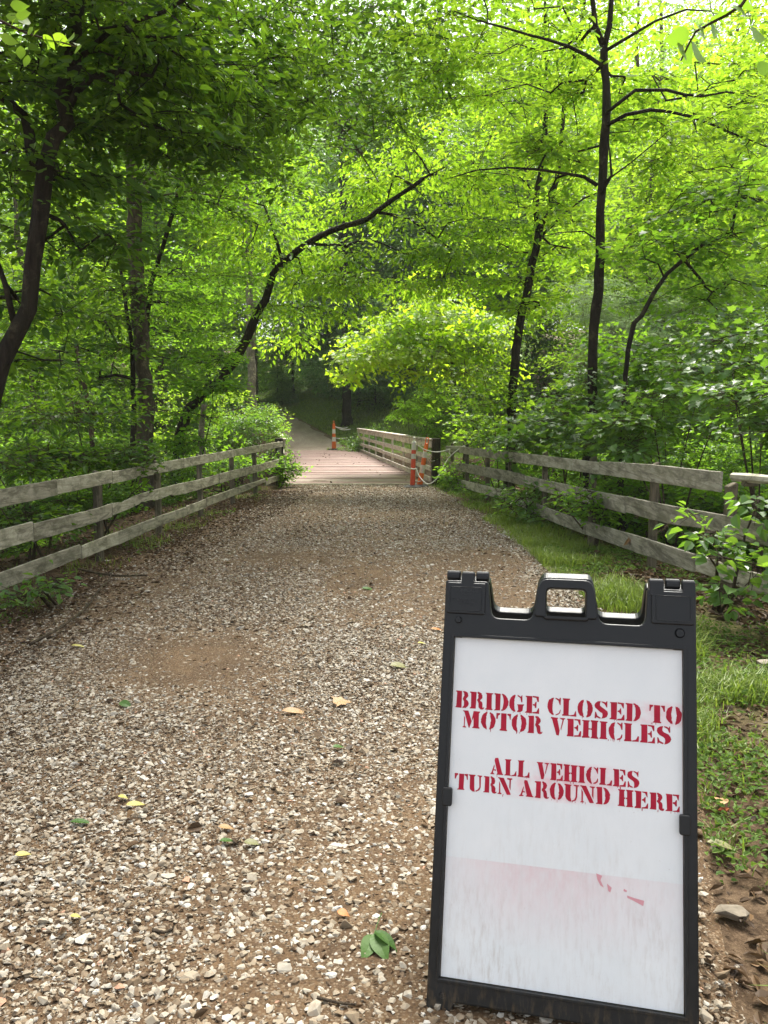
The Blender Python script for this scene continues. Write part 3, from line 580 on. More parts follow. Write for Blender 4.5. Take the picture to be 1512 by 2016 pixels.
def line(text, x0, x1, y0, y1):
    adv = 0; pos = []
    for ch in text:
        if ch == ' ': adv += .46; continue
        w, pg = G[ch]; pos.append((adv, pg)); adv += w+.06
    k = (x1-x0)/(adv-.06); h = y1-y0; it = iter(pos)
    for w in text.split():
      bm = bmesh.new()
      for a, pgs in [next(it) for _ in w]:
        for pg in pgs:
            q = [(x0+(a+x)*k-ox+random.gauss(0, .0004), y0+y*h-oy+random.gauss(0, .0004)) for x, y in pg]
            bot = [bm.verts.new((x, y, -.0039)) for x, y in q]; top = [bm.verts.new((x, y, -.0034)) for x, y in q]
            f = bm.faces.new(top); g = bm.faces.new(bot[::-1])
            for i in range(len(q)): bm.faces.new((bot[i], bot[(i+1) % len(q)], top[(i+1) % len(q)], top[i]))
        for _ in range(random.choice((0, 0, 1, 2, 3))):
          xx = x0+(a+random.uniform(.1, .8))*k-ox; y1_ = y0-oy+random.uniform(-.001, .002); ln = random.uniform(.002, .0065); ww = random.uniform(.0004, .0008)
          bm.faces.new([bm.verts.new(p_) for p_ in ((xx-ww, y1_, -.0035), (xx-ww*.6, y1_-ln, -.0035), (xx+ww*.6, y1_-ln, -.0035), (xx+ww, y1_, -.0035))])
      bmesh.ops.recalc_face_normals(bm, faces=bm.faces[:])
      me = bpy.data.meshes.new('lettering'); bm.to_mesh(me); bm.free(); link_mesh('lettering', me, M['paint'], ins)
line('BRIDGE CLOSED TO', .009, .562, .6440, .6865); line('MOTOR VEHICLES', .030, .538, .5955, .6380)
line('ALL VEHICLES', .105, .465, .4870, .5270); line('TURN AROUND HERE', .016, .556, .4415, .4810)
def small_text(t, x, y, size, par, align='CENTER'):
    cu = bpy.data.curves.new('embossed_text', 'FONT'); cu.body = t; cu.size = size; cu.align_x = align; cu.extrude = .0011
    o = bpy.data.objects.new('embossed_text', cu); C.objects.link(o); bpy.context.view_layer.update()
    me = bpy.data.meshes.new_from_object(o.evaluated_get(bpy.context.evaluated_depsgraph_get())); bpy.data.objects.remove(o); bpy.data.curves.remove(cu)
    me.materials.clear(); me.transform(Matrix.Translation((x-ox, y-oy, .0105))); link_mesh('embossed_text', me, M['plastic_grey'], par)
for t, y, s in (('SIGNICADE', .942, .0125), ('DELUXE', .9345, .0075), ('WWW.PLASTICADE.COM', .9195, .0068), ('(800) 772-0355', .912, .0068), ('U.S. PATENTS', .905, .006)): small_text(t, .027, y, s, tongue)
# old drips and scuffs of red paint on the panel
m_, n_, out_ = mat('faded_red_paint'); principled(n_, out_, (.70, .34, .38), .5, .3)
def quadm(p, dz=-.0034):
    link_mesh('paint_scuff', mesh_np('paint_scuff', [(x-ox, y-oy, dz) for x, y in p], [np.arange(len(p))[None]]), m_, ins)
for p in ([(.366, .282), (.380, .278), (.376, .268), (.384, .252), (.376, .256), (.369, .268)], [(.391, .262), (.402, .254), (.399, .243), (.394, .246)], [(.43, .255), (.437, .252), (.436, .248), (.429, .25)],
          [(.437, .241), (.455, .237), (.476, .234), (.474, .222), (.464, .226), (.452, .231), (.438, .236)]): quadm(p)

# ------------------------------------------------------------------ fences
LPOST = [(.5, -3.1), (2.2, -3.05), (3.9, -3.0), (5.75, -2.96), (7.69, -2.84), (9.46, -2.75), (11.15, -2.62), (12.87, -2.49), (14.3, -2.34), (16.2, -2.16)]
RPOST = [(1.9, 2.85), (3.6, 2.78), (5.9, 2.63), (7.08, 2.455), (8.5, 2.27), (10.2, 2.09), (12.1, 1.93), (13.3, 1.75), (14.8, 1.56), (15.9, 1.36)]
def fence(label, posts, side, rails, ptop, wmat, pmat, torn=()):
    P = np.array(posts); fi = 2+(side < 0)*2; xf = lambda d: np.interp(d, P[:, 0], P[:, 1])
    dd = np.linspace(.7, 18, 2001); ud = CU+FPX*xf(dd)/(dd*math.cos(PITCH)+.9*math.sin(PITCH)); order = np.argsort(ud)
    d_of = lambda u: np.interp(u, ud[order], dd[order])
    root = empty('board_fence', (P[fi][1], P[fi][0], 0), label, 'fence'); off = np.array(root.location)
    for k, (d, x) in enumerate(posts):
        mb = MB(); h = ptop(d); g = float(hgt(x, d))-.3; lx, ly = random.uniform(-.02, .02), random.uniform(-.02, .02); w = random.uniform(.034, .040)
        px = x+side*(w+.014); V = []
        for z, f in ((g, 0), (h-.01, 1), (h, 1)):
            s = w if z < h else w-.008
            V += [(px+lx*f+a*s*.9, d+ly*f+b*s, z+(0 if z < h-.02 else .012*a*side)) for a in (-1, 1) for b in (-1, 1)]
        V = np.array(V); c = V.mean(0); hull(mb, V-c, c, None, random.random(), k*1.3)
        mb.build('post', pmat, root, off)
    for ri, (joints, zt, zb) in enumerate(rails):
        js = [j if j < 100 or j > 1600 else j for j in joints]
        ds = [d_of(j) if j is not None else None for j in js]
        for k in range(len(ds)-1):
            a, b = ds[k], ds[k+1]
            if a > b: a, b = b, a
            a += .006; b -= .006; mb = MB(); n = 26; t = np.linspace(0, 1, n); d = a+(b-a)*t; tn = random.random()
            jit = lambda s: (noise3(np.stack([d*s+ri*5+k*3, 0*d+side, 0*d], -1), 1.0)-.5)
            dz = random.uniform(-.012, .012); tilt = random.uniform(-.010, .010); bow = random.uniform(-.008, .008)*np.sin(PI*t)
            top = zt(d)+dz+tilt*(t-.5)+jit(1.5)*.003+bow+jit(9)*.004; bot = zb(d)+dz-tilt*(t-.5)+jit(2.1)*.004+bow+jit(11)*.005
            for (r_, k_, t0, t1, where, dep) in torn:
                if r_ == ri and k_ == k:
                    w = np.exp(-((t-t0)/t1)**2)*dep*(.75+.5*RNG.random(n))
                    if where == 'top': top = top-w
                    else: bot = bot+w
            x = xf(d)+jit(.8)*.004+random.uniform(-.006, .006); th = .012
            rings = []
            for q in range(n):
                ch = .004
                pts = [(-th, bot[q]+ch), (-th, top[q]-ch), (-th+ch, top[q]), (th-ch, top[q]), (th, top[q]-ch), (th, bot[q]+ch), (th-ch, bot[q]), (-th+ch, bot[q])]
                rings += [(x[q]+p, d[q], z) for p, z in pts]
            s = 8; i = np.arange(n-1)[:, None]*s; j = np.arange(s)[None]; k2 = (j+1) % s
            V = np.array(rings); uv = np.stack([V[:, 1]+ri*3.3+k*7.7, (V[:, 2]+V[:, 0]*.7)+tn*9], -1)
            mb.add(V, [np.stack([i+j, i+k2, i+s+k2, i+s+j], -1).reshape(-1, 4), np.arange(s)[::-1], (n-1)*s+np.arange(s)], tn, uv)
            mb.build('rail', wmat, root, off)
    return root
I = lambda xs, ys: (lambda d: np.interp(d, xs, ys))
fence('weathered three rail board fence left of the gravel path, one middle board split', LPOST, -1,
      [([-3400, -400, 114, 222, 363, 460, 516, 562], I([4, 6, 9.5, 16.1], [.868, .878, .893, .936]), I([4, 6, 9.5, 16.1], [.735, .745, .765, .82])),
       ([-3000, -300, 64, 219, 361, 430, 519, 552], I([4, 6, 9.5, 16.1], [.57, .571, .565, .586]), I([4, 6, 9.5, 16.1], [.415, .421, .42, .45])),
       ([-3200, -350, 155, 228, 365, 404, 522, 553], I([4, 6, 9.5, 16.1], [.225, .234, .243, .262]), I([4, 6, 9.5, 16.1], [.09, .098, .118, .15]))],
      lambda d: .90 + .03*(d > 12), M['rail_wood'], M['post_wood'], torn=((1, 3, .12, .14, 'top', .035), (1, 3, .40, .18, 'bot', .05), (1, 3, .75, .10, 'bot', .025), (1, 2, .8, .3, 'top', .012), (2, 5, .9, .2, 'bot', .04)))
rf = fence('grey weathered board fence along the right verge with leaves growing through its rails', RPOST, 1,
      [([1416, 1179, 1001, 905], I([5, 5.9, 7.08, 8.5, 12.1, 15.8], [1.01, 1.01, 1.006, .956, .90, .855]), I([5, 5.9, 7.08, 8.5, 12.1, 15.8], [.85, .85, .847, .82, .757, .72])),
       ([2900, 1900, 1481, 1231, 1034, 886], I([5, 7.08, 8.5, 12.1, 15.8], [.70, .668, .65, .613, .534]), I([5, 7.08, 8.5, 12.1, 15.8], [.545, .505, .50, .44, .383])),
       ([2900, 1900, 1374, 1158, 1045, 890], I([5, 7.08, 8.5, 12.1, 15.8], [.335, .319, .29, .298, .20]), I([5, 7.08, 8.5, 12.1, 15.8], [.20, .155, .145, .135, .06]))],
      lambda d: (1.02 if d > 6.5 else .93) - .012*max(0, d-7), M['rail_wood_grey'], M['post_wood'], torn=((1, 2, .35, .12, 'bot', .02), (2, 1, .85, .12, 'top', .03), (0, 2, .95, .05, 'bot', .02)))
mb = MB(); d = np.linspace(5.86, 2.0, 20); xx = np.interp(d, [p[0] for p in RPOST], [p[1] for p in RPOST])
P = np.stack([xx+.03, d, 1.0+.012*np.sin(d*4)-.004*(5.9-d)], -1); tube(mb, P, .032+.006*np.sin(d*7), 7, .8, .06)
tag(mb.build('rail', M['rail_wood_grey'], rf, rf.location), 'thin broken round rail')
for px in ((.06, 5.66, .955), ):
    mb = MB(); boxv(mb, (2.64+px[0], px[1], px[2]), .05, .035, .022); mb.build('rail_stub', M['post_wood'], rf, rf.location)
mb = MB(); P = np.array([at(930, 890, 14.2), at(905, 880, 15.3), at(872, 878, 16.0)]); boxv(mb, at(893, 884, 15.75)+np.array([0, 0, .0]), .16, .014, .065)
tag(mb.build('rail', M['rail_wood_grey'], rf, rf.location), 'short end board of the fence')

# ------------------------------------------------------------------ bridge
BL0, BR0, BL1, BR1 = np.array([-2.12, 16.5]), np.array([1.0, 16.5]), np.array([-4.55, 33.0]), np.array([-1.13, 33.0])
bridge = empty('footbridge', (-1.6, 16.5, 0), 'timber bridge with reddish plank deck and white-worn rails over the creek', 'bridge'); boff = np.array(bridge.location)
dk = MB(); nb = 74
for k in range(nb):
    t0, t1 = k/nb, (k+1)/nb-.15/nb*random.uniform(.5, 1.8); ex = random.uniform(-.03, .03); V = []
    zt = .045+random.uniform(-.004, .006)
    for t in (t0, t1):
        l = BL0+(BL1-BL0)*t; r = BR0+(BR1-BR0)*t
        V += [(l[0]-.05+ex, l[1], zt), (r[0]+.05+ex, r[1], zt), (l[0]-.05+ex, l[1], zt-.06), (r[0]+.05+ex, r[1], zt-.06)]
    V = np.array(V); tn = np.clip(random.gauss(.42, .26)+(.45 if k < 4 else .2 if k < 10 else 0), 0, 1)
    dk.add(V, [[0, 1, 5, 4], [2, 6, 7, 3], [0, 2, 3, 1], [4, 5, 7, 6], [0, 4, 6, 2], [1, 3, 7, 5]], tn)
dk.build('deck', M['deck'], bridge, boff)
for a, b in ((BL0, BL1), (BR0, BR1), ((BL0+BR0)/2, (BL1+BR1)/2)):
    mb = MB(); V = np.array([(p[0]+s*.12, p[1]+(.25 if p is a else -.2), z) for p in (a, b) for s in (-1, 1) for z in (-.5, -.02)]); hull(mb, V-V.mean(0), V.mean(0)); mb.build('beam', M['dark_wood'], bridge, boff)
mb = MB(); boxv(mb, (-.56, 16.42, -.02), 1.62, .05, .052, tint=.9); tag(mb.build('sill', M['rail_wood'], bridge, boff), 'pale timber sill at the near end of the deck')
for y in (16.9, 32.6):
    mb = MB(); xm = -.6 if y < 20 else -2.9; boxv(mb, (xm, y, -1.6), 2.1, .2, 1.55); mb.build('abutment', M['dark_wood'], bridge, boff)
def railing(a, b, side, npost, wmat, nearpost):
    rt = bpy.data.objects.new('railing', None); C.objects.link(rt); rt.parent = bridge
    dv = (b-a)/np.linalg.norm(b-a); nv = np.array([dv[1], -dv[0]])*side; L = np.linalg.norm(b-a)
    for k in range(npost):
        t = k/(npost-1); near = k == 0; hw = .085 if near else .028; p = a+(b-a)*t+nv*(.105 if near else .048); mb = MB()
        Mx = np.array([[nv[0], nv[1], 0], [dv[0], dv[1], 0], [0, 0, 1]]); top = (1.0 if near else .95); boxv(mb, (p[0], p[1], (top-.5)/2), hw, hw, (top+.5)/2, Mx, .01, random.random(), k*2.1)
        mb.build('post', M['dark_wood'] if near else wmat, rt, boff)
    for ri, (z0, z1) in enumerate(((.80, .95), (.555, .67), (.305, .415), (.055, .165))):
        for s in range(4):
            t0, t1 = s/4, (s+1)/4; p, q = a+(b-a)*t0, a+(b-a)*t1; c = (p+q)/2; jz = random.uniform(-.012, .012)
            Mx = np.array([[nv[0], nv[1], 0], [dv[0], dv[1], 0], [0, 0, 1]]); mb = MB()
            boxv(mb, (c[0], c[1], (z0+z1)/2+jz), .018, L/8-.004, (z1-z0)/2+random.uniform(-.006, .004), Mx, .006, random.random(), ri*3+s*1.7)
            mb.build('rail', wmat, rt, boff)
    mb = MB(); c = (a+b)/2+nv*.03; Mx = np.array([[nv[0], nv[1], 0], [dv[0], dv[1], 0], [0, 0, 1]]); boxv(mb, (c[0], c[1], .968), .075, L/2+.03, .019, Mx, .006, .5); mb.build('cap_rail', wmat, rt, boff)
railing(BR0+np.array([.0, -.15]), BR1, 1, 9, M['bridge_wood'], True); railing(BL0+np.array([-.02, .05]), BL1, -1, 9, M['bridge_wood'], True)

# ------------------------------------------------------------------ traffic posts and rope
def delineator(name, label, base, lean_v, H, bands, r0, r1, base_half, head):
    root = empty(name, base, label, 'traffic post', None); ax = norm(np.array([lean_v[0], lean_v[1], 1.0])); B = np.array(base)
    mb = MB(); a = np.arange(8)*2*PI/8+PI/8
    V = np.concatenate([np.stack([q*np.cos(a), q*np.sin(a), 0*a+z], -1) for q, z in ((base_half, .0), (base_half, .02), (base_half*.55, .05), (.02, .052))]); s = 8
    i = np.arange(3)[:, None]*s; j = np.arange(s)[None]; k = (j+1) % s; mb.add(V, [np.stack([i+j, i+k, i+s+k, i+s+j], -1).reshape(-1, 4), np.arange(s)[::-1]]); mb.build('rubber_base', M['rubber'], root)
    mats = {'r': M['cone_red'], 'o': M['cone_orange'], 'w': M['cone_white']}
    for z0, z1, c in bands:
        mb = MB(); zs = np.array([z0, z0+.001, (z0+z1)/2, z1-.001, z1])*H; R = r0+(r1-r0)*zs/H
        if c == 'w': R = R+.0015
        tube(mb, ax[None]*(zs[:, None]+.04), R, 18); mb.build('reflective_band' if c == 'w' else 'tube', mats[c], root, smooth=False)
    mb = MB(); zt = bands[-1][1]*H+.04
    if head == 'knob':
        zs = np.array([0, .012, .03, .05, .062, .075, .082, .10, .112, .13, .142, .146])+zt-.004; R = np.array([r1, r1*1.12, r1*1.12, r1*.8, r1*.45, r1*.36, r1*.36, r1*.42, r1*.62, r1*.62, r1*.42, .002])
        tube(mb, ax[None]*zs[:, None], R, 16)
    else:
        tube(mb, ax[None]*(np.array([-.003, .012, .02])+zt)[:, None], np.array([r1, r1, r1*.6]), 16); t = np.linspace(0, PI, 13); sx = norm(np.cross(ax, np.array([0, 1., 0])))
        tube(mb, ax[None]*(zt+.015+np.concatenate([[0], .09+.03*np.sin(t), [0]]))[:, None]+sx[None]*np.concatenate([[.028], .028*np.cos(t), [-.028]])[:, None], .0105, 8)
    mb.build('handle', mats[bands[-1][2]], root); return root
pA = gnd(812, 960); pB = gnd(826, 957); pC = at(657.6, 887.5, 33.4); pC[2] = float(hgt(pC[0], pC[1]))+.04
pB = np.array([.74, 15.99, 0.004]); pA[2] = .004
delineator('delineator_post', 'red traffic post with knob top, upright at the near bridge corner', tuple(pA), (.03, .0), .86, ((0, .64, 'r'), (.64, .76, 'w'), (.76, .85, 'r'), (.85, 1, 'w')), .052, .045, .20, 'knob')
delineator('delineator_post', 'orange traffic post with loop handle leaning right at bridge corner', tuple(pB), (.16, .0), .84, ((0, .30, 'o'), (.30, .50, 'w'), (.50, .68, 'o'), (.68, .84, 'w'), (.84, 1.02, 'o')), .058, .042, .20, 'loop')
delineator('delineator_post', 'orange and white banded traffic post at far end of bridge', tuple(pC), (.0, .0), 1.06, ((0, .30, 'o'), (.30, .48, 'w'), (.48, .62, 'o'), (.62, .80, 'w'), (.80, 1.0, 'o')), .10, .06, .27, 'loop')
rope = MB()
def rp_(pts, r=.0095): tube(rope, resample(np.array([at(*p) for p in pts]), .05), r, 6)
rp_([(823, 877, 15.7), (836, 885, 15.75), (850, 889, 15.85), (862, 890, 15.9), (873, 888, 15.8), (886, 884.5, 15.62)])
rp_([(886, 884.5, 15.62), (884, 891, 15.62), (887, 896, 15.62)]); rp_([(822, 876, 15.7), (832, 885, 15.85), (840, 896, 15.9), (846, 904, 16.0), (850, 908, 16.15), (856, 907, 16.2)], .007)
rp_([(819, 922, 15.66), (824, 935, 15.6), (832, 946, 15.5), (842, 953, 15.4), (851, 950, 15.3), (861, 941, 15.3), (868, 928, 15.4), (876, 913, 15.5), (886, 899, 15.55), (901, 886, 15.3), (913, 878, 15.1), (917, 880, 15.0)], .011)
rp_([(809, 922.5, 15.69), (814, 923.6, 15.60), (820, 922.5, 15.69)], .013); rp_([(817, 946.5, 15.92), (824, 948, 15.9), (829, 947, 15.92)], .008)
tag(rope.build('rope', M['rope']), 'white rope slung from the traffic posts to the right fence end', 'rope')
rope = MB(); rp_([(660, 840, 33.4), (668, 842, 33.4), (676, 843.5, 33.3), (684, 841.5, 33.2)], .014); rp_([(660, 840, 33.4), (670, 845, 33.4), (678, 846.5, 33.3), (690, 845, 33.2)], .014); rp_([(660, 862.5, 33.4), (672, 863.5, 33.3), (684, 862, 33.2)], .014)
tag(rope.build('rope', M['rope']), 'white rope tied from the far banded post to a bush', 'rope')

# ------------------------------------------------------------------ trees
SEED = [100]
def plant(name, label, cat, stems, blobs, leaf, bark_m, group=None, K=24, Ls=.62, Ws=.30, Ll=.082, kind='oval', asp=.52, tilt=.38, droop=.3, hang=0.0, layer=.5, clump=.42, fs=.9, base=None, arch=.10, minr=0.0, sides=10, dens=1.7):
    """stems: list of (points, r0, r1), points in metres; blobs: list of (centre, radii, n)"""
    SEED[0] += 1; rng = np.random.default_rng(SEED[0])
    b = np.array(stems[0][0][0] if base is None else base, float); root = empty(name, tuple(b), label, cat, group)
    tm = MB(); S, R = [], []
    for k, (pts, r0, r1) in enumerate(stems):
        Q = resample(np.array(pts, float), .22); t = np.linspace(0, 1, len(Q)); r = r0+(r1-r0)*t
        if k == 0: r = r*(1+.45*np.exp(-t*len(Q)*.22/.35))
        if len(Q) > 3: Q[1:-1] += (rng.normal(0, .012, (len(Q)-2, 3))+np.stack([noise3(Q[1:-1]+7*a_, 1.6)-.5 for a_ in (1, 2, 3)], -1)*.10)*np.minimum(1, r[1:-1, None]/.06)
        tube(tm, Q, r, sides if r0 > .05 else 6, .5, .09); S.append(Q); R.append(r)
    S = np.concatenate(S); R = np.concatenate(R)
    A = [ellipsoid(np.array(c, float), np.array(rad, float), int(n*dens), rng, clump, layer, fs) for c, rad, n in blobs]
    A = np.concatenate(A) if A else np.zeros((0, 3))
    if len(A):
        g = hgt(A[:, 0], A[:, 1])+.12; A[:, 2] = np.maximum(A[:, 2], g)
        N, par, r, dirs = connect(S, R, A, rng, arch=arch); bm_ = MB(); branch_mesh(bm_, N, par, r, len(S), minr)
    tm.build('trunk', bark_m, root, b, smooth=True)
    if len(A):
        cr = MB(); sprays(cr, A, dirs, K, Ls, Ws, Ll, kind, asp, tilt, droop, hang, twigs=bm_, rng=rng)
        bm_.build('branches', bark_m, root, b, smooth=True); cr.build('crown', leaf, root, b)
    return root
def px(d, *pts): return [at(p[0], p[1], p[2] if len(p) > 2 else d) for p in pts]
def onto(pts):                          # put the first point on the ground
    p = np.array(pts[0]); p[2] = float(hgt(p[0], p[1]))-.1; return [p]+list(pts[1:])
def bl(u, v, d, ru, rv, rd, n): return (at(u, v, d), np.array([ru/FPX*d, rd, rv/FPX*d]), n)
D_ = 6.6
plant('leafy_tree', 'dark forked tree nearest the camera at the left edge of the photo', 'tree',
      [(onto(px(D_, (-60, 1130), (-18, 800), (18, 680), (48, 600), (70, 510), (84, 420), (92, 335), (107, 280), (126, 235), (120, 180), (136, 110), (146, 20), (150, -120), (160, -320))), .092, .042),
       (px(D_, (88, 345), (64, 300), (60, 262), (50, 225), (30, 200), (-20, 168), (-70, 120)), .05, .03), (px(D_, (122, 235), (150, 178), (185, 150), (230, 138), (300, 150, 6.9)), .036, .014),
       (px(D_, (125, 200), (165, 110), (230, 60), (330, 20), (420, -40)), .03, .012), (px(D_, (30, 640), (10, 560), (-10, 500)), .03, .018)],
      [bl(90, 90, 6.8, 240, 190, 1.5, 130), bl(310, 170, 7.6, 210, 150, 1.5, 115), bl(500, 70, 8.6, 220, 130, 1.7, 90), bl(100, 400, 7.0, 170, 120, 1.2, 48), bl(40, 640, 7.6, 120, 90, 1.0, 36), bl(60, -330, 6.2, 520, 270, 2.4, 200), (np.array([-.2, 7.2, 9.2]), np.array([3.0, 3.2, 1.0]), 130)],  # last blob: added crown overhead, out of view, to shade the near gravel
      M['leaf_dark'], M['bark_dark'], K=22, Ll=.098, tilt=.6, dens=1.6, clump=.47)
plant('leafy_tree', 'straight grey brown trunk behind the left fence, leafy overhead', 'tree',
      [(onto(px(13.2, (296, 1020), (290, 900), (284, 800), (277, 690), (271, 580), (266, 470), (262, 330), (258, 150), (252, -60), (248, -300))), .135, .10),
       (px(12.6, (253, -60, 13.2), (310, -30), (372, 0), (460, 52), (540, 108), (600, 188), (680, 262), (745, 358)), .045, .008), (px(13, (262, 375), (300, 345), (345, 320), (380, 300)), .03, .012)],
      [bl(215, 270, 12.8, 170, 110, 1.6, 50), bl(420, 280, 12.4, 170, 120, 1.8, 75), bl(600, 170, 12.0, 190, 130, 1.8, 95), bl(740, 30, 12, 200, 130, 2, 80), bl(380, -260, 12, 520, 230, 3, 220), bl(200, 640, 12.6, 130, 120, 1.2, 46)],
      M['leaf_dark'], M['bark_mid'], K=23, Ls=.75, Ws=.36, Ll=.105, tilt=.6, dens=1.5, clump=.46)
plant('leafy_tree', 'thin black trunk close beside the straight grey brown trunk', 'tree',
      [(onto(px(12.7, (268, 985), (264, 900), (262, 800), (258, 680), (240, 560), (225, 470))), .055, .02)], [bl(200, 560, 13, 150, 100, 1.3, 40), bl(120, 740, 13, 130, 90, 1.2, 36)], M['leaf_dark'], M['bark_dark'], K=24, Ls=.7, Ws=.34)
plant('leafy_tree', 'leaning dark tree arching from left of the bridge over the path', 'tree',
      [(onto(px(15, (338, 960), (352, 885), (374, 805), (425, 752), (474, 684), (522, 594), (552, 525), (598, 482), (655, 452), (722, 428), (788, 382), (832, 352))), .120, .036),
       (px(15, (558, 522), (548, 480), (530, 430), (520, 405)), .04, .015), (px(15, (610, 480), (680, 482), (720, 470), (800, 500)), .03, .01), (px(15, (740, 418), (800, 430), (860, 470), (900, 500)), .03, .01)],
      [bl(640, 380, 16.0, 180, 70, 1.0, 46), bl(820, 330, 15.8, 160, 80, 1.0, 50), bl(960, 400, 15.2, 120, 70, 1.2, 34), bl(500, 470, 15, 100, 80, 1.3, 34), bl(640, 520, 15.4, 110, 40, 1.0, 26), bl(720, 540, 15.2, 110, 60, 1.1, 46), bl(840, 520, 15, 120, 60, 1.1, 50), bl(545, 640, 15.6, 60, 40, .9, 14), bl(630, 580, 15.2, 50, 40, .7, 10)],
      M['leaf_bright'], M['bark_dark'], K=22, Ls=.8, Ws=.36, Ll=.115, hang=.2, droop=.6, tilt=.5, dens=1.4)
plant('slender_tree', 'thin forked tree rising just right of the straight grey brown trunk', 'tree',
      [(onto(px(14.2, (284, 960), (285, 740), (300, 560), (325, 482), (348, 395), (356, 330), (360, 250))), .07, .025), (px(14.2, (352, 390), (400, 394), (455, 414), (508, 442)), .03, .01), (px(14.2, (508, 442), (498, 470), (484, 490)), .014, .006), (px(14.2, (350, 392), (368, 330), (385, 305)), .03, .01)],
      [bl(430, 400, 14.4, 120, 80, 1.2, 46), bl(360, 620, 15, 120, 120, 1.3, 60), bl(330, 230, 14, 130, 80, 1.3, 40), bl(420, 560, 15, 120, 90, 1.2, 46)], M['leaf_mid'], M['bark_dark'], K=24, Ls=.75, Ws=.36, Ll=.09)
plant('slender_tree', 'dark sapling with a double fork, left of the tallest thin trunk', 'tree',
      [(onto(px(14.6, (1002, 990), (1012, 760), (1022, 650), (1040, 560), (1056, 490), (1063, 448))), .095, .07), (px(14.6, (1063, 450), (1056, 400), (1062, 340), (1076, 200), (1075, 60), (1073, -80)), .055, .018), (px(14.6, (1063, 450), (1080, 410), (1096, 350), (1112, 200), (1142, 60), (1158, -60)), .05, .018),
       (px(14.6, (1066, 465), (1110, 420), (1150, 390), (1175, 380)), .03, .012), (px(14.6, (1056, 395), (1040, 365), (1015, 340)), .02, .008)],
      [bl(1000, 210, 15, 150, 150, 1.6, 75), bl(1130, 90, 15, 150, 130, 1.6, 70), bl(960, 470, 15.6, 110, 90, 1.2, 50), bl(1110, 470, 15, 100, 70, 1.0, 34), bl(1040, 600, 14.8, 90, 50, .9, 24), bl(1020, -150, 15, 240, 140, 2, 70)],
      M['leaf_bright'], M['bark_dark'], K=21, Ls=.8, Ws=.29, Ll=.12, hang=.05, tilt=.5, dens=1.4, clump=.48)
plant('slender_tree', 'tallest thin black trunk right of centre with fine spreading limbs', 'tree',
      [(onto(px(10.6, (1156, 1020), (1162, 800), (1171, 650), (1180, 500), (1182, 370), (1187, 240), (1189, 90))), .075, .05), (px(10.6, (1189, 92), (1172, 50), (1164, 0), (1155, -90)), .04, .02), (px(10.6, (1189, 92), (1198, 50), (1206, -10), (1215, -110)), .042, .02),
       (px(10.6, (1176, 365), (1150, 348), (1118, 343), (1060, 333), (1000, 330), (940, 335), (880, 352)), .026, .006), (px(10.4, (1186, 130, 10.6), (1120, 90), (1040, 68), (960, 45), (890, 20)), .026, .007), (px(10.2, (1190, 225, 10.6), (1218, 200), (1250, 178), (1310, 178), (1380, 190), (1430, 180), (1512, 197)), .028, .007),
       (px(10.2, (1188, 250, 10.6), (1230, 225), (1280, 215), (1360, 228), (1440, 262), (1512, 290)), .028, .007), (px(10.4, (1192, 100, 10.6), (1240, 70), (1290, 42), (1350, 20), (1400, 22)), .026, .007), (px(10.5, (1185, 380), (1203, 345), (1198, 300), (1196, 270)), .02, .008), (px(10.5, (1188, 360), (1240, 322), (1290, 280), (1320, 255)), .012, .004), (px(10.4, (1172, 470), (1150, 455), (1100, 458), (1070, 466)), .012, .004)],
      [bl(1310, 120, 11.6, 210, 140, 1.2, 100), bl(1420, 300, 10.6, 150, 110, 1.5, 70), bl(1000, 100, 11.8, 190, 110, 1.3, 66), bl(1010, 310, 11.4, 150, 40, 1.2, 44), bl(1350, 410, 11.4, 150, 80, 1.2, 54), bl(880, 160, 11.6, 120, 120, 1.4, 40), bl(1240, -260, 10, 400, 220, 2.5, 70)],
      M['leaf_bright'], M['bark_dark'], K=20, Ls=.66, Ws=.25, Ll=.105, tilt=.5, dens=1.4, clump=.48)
plant('slender_tree', 'thin black stem leaning right, low behind the right hedge', 'tree',
      [(onto(px(9.6, (1222, 1000), (1234, 690), (1262, 620), (1312, 540), (1346, 510), (1386, 478), (1440, 455))), .05, .018), (px(9.6, (1308, 548), (1296, 520), (1270, 510)), .014, .005)],
      [bl(1420, 460, 9.6, 140, 80, 1.2, 60), bl(1290, 500, 10, 90, 60, 1.0, 30), bl(1450, 600, 9.4, 90, 80, 1.0, 26)], M['leaf_mid'], M['bark_dark'], dens=1.0, K=18, Ls=.6, Ws=.34, Ll=.09, kind='maple', asp=1.0)
plant('leafy_tree', 'bright yellow green young tree with drooping fans beside the bridge', 'tree',
      [(onto(px(19.3, (918, 985), (914, 880), (900, 780), (885, 690), (868, 640), (850, 590))), .075, .02), (px(19.3, (884, 690), (845, 672), (800, 655), (760, 650), (700, 668)), .025, .008), (px(19.3, (886, 692), (930, 650), (985, 630)), .022, .007)],
      [bl(850, 606, 19.2, 70, 18, 1.2, 26), bl(800, 640, 19.0, 80, 16, 1.4, 32), bl(930, 628, 19.4, 70, 18, 1.4, 26), bl(870, 652, 19, 130, 22, 1.9, 56), bl(740, 672, 19, 64, 16, 1.2, 26), bl(715, 700, 18.8, 50, 16, 1.0, 20), bl(900, 660, 19.4, 110, 50, 1.7, 62), bl(690, 715, 19, 28, 26, .7, 12), bl(800, 700, 18.8, 110, 28, 1.4, 44), bl(930, 720, 19, 80, 45, 1.2, 34), bl(810, 735, 18.8, 40, 14, .7, 10)],
      M['leaf_yellow'], M['bark_mid'], K=26, Ls=.95, Ws=.45, Ll=.105, kind='maple', asp=1.0, layer=.42, hang=.22, droop=.6, tilt=.4, dens=1.25)
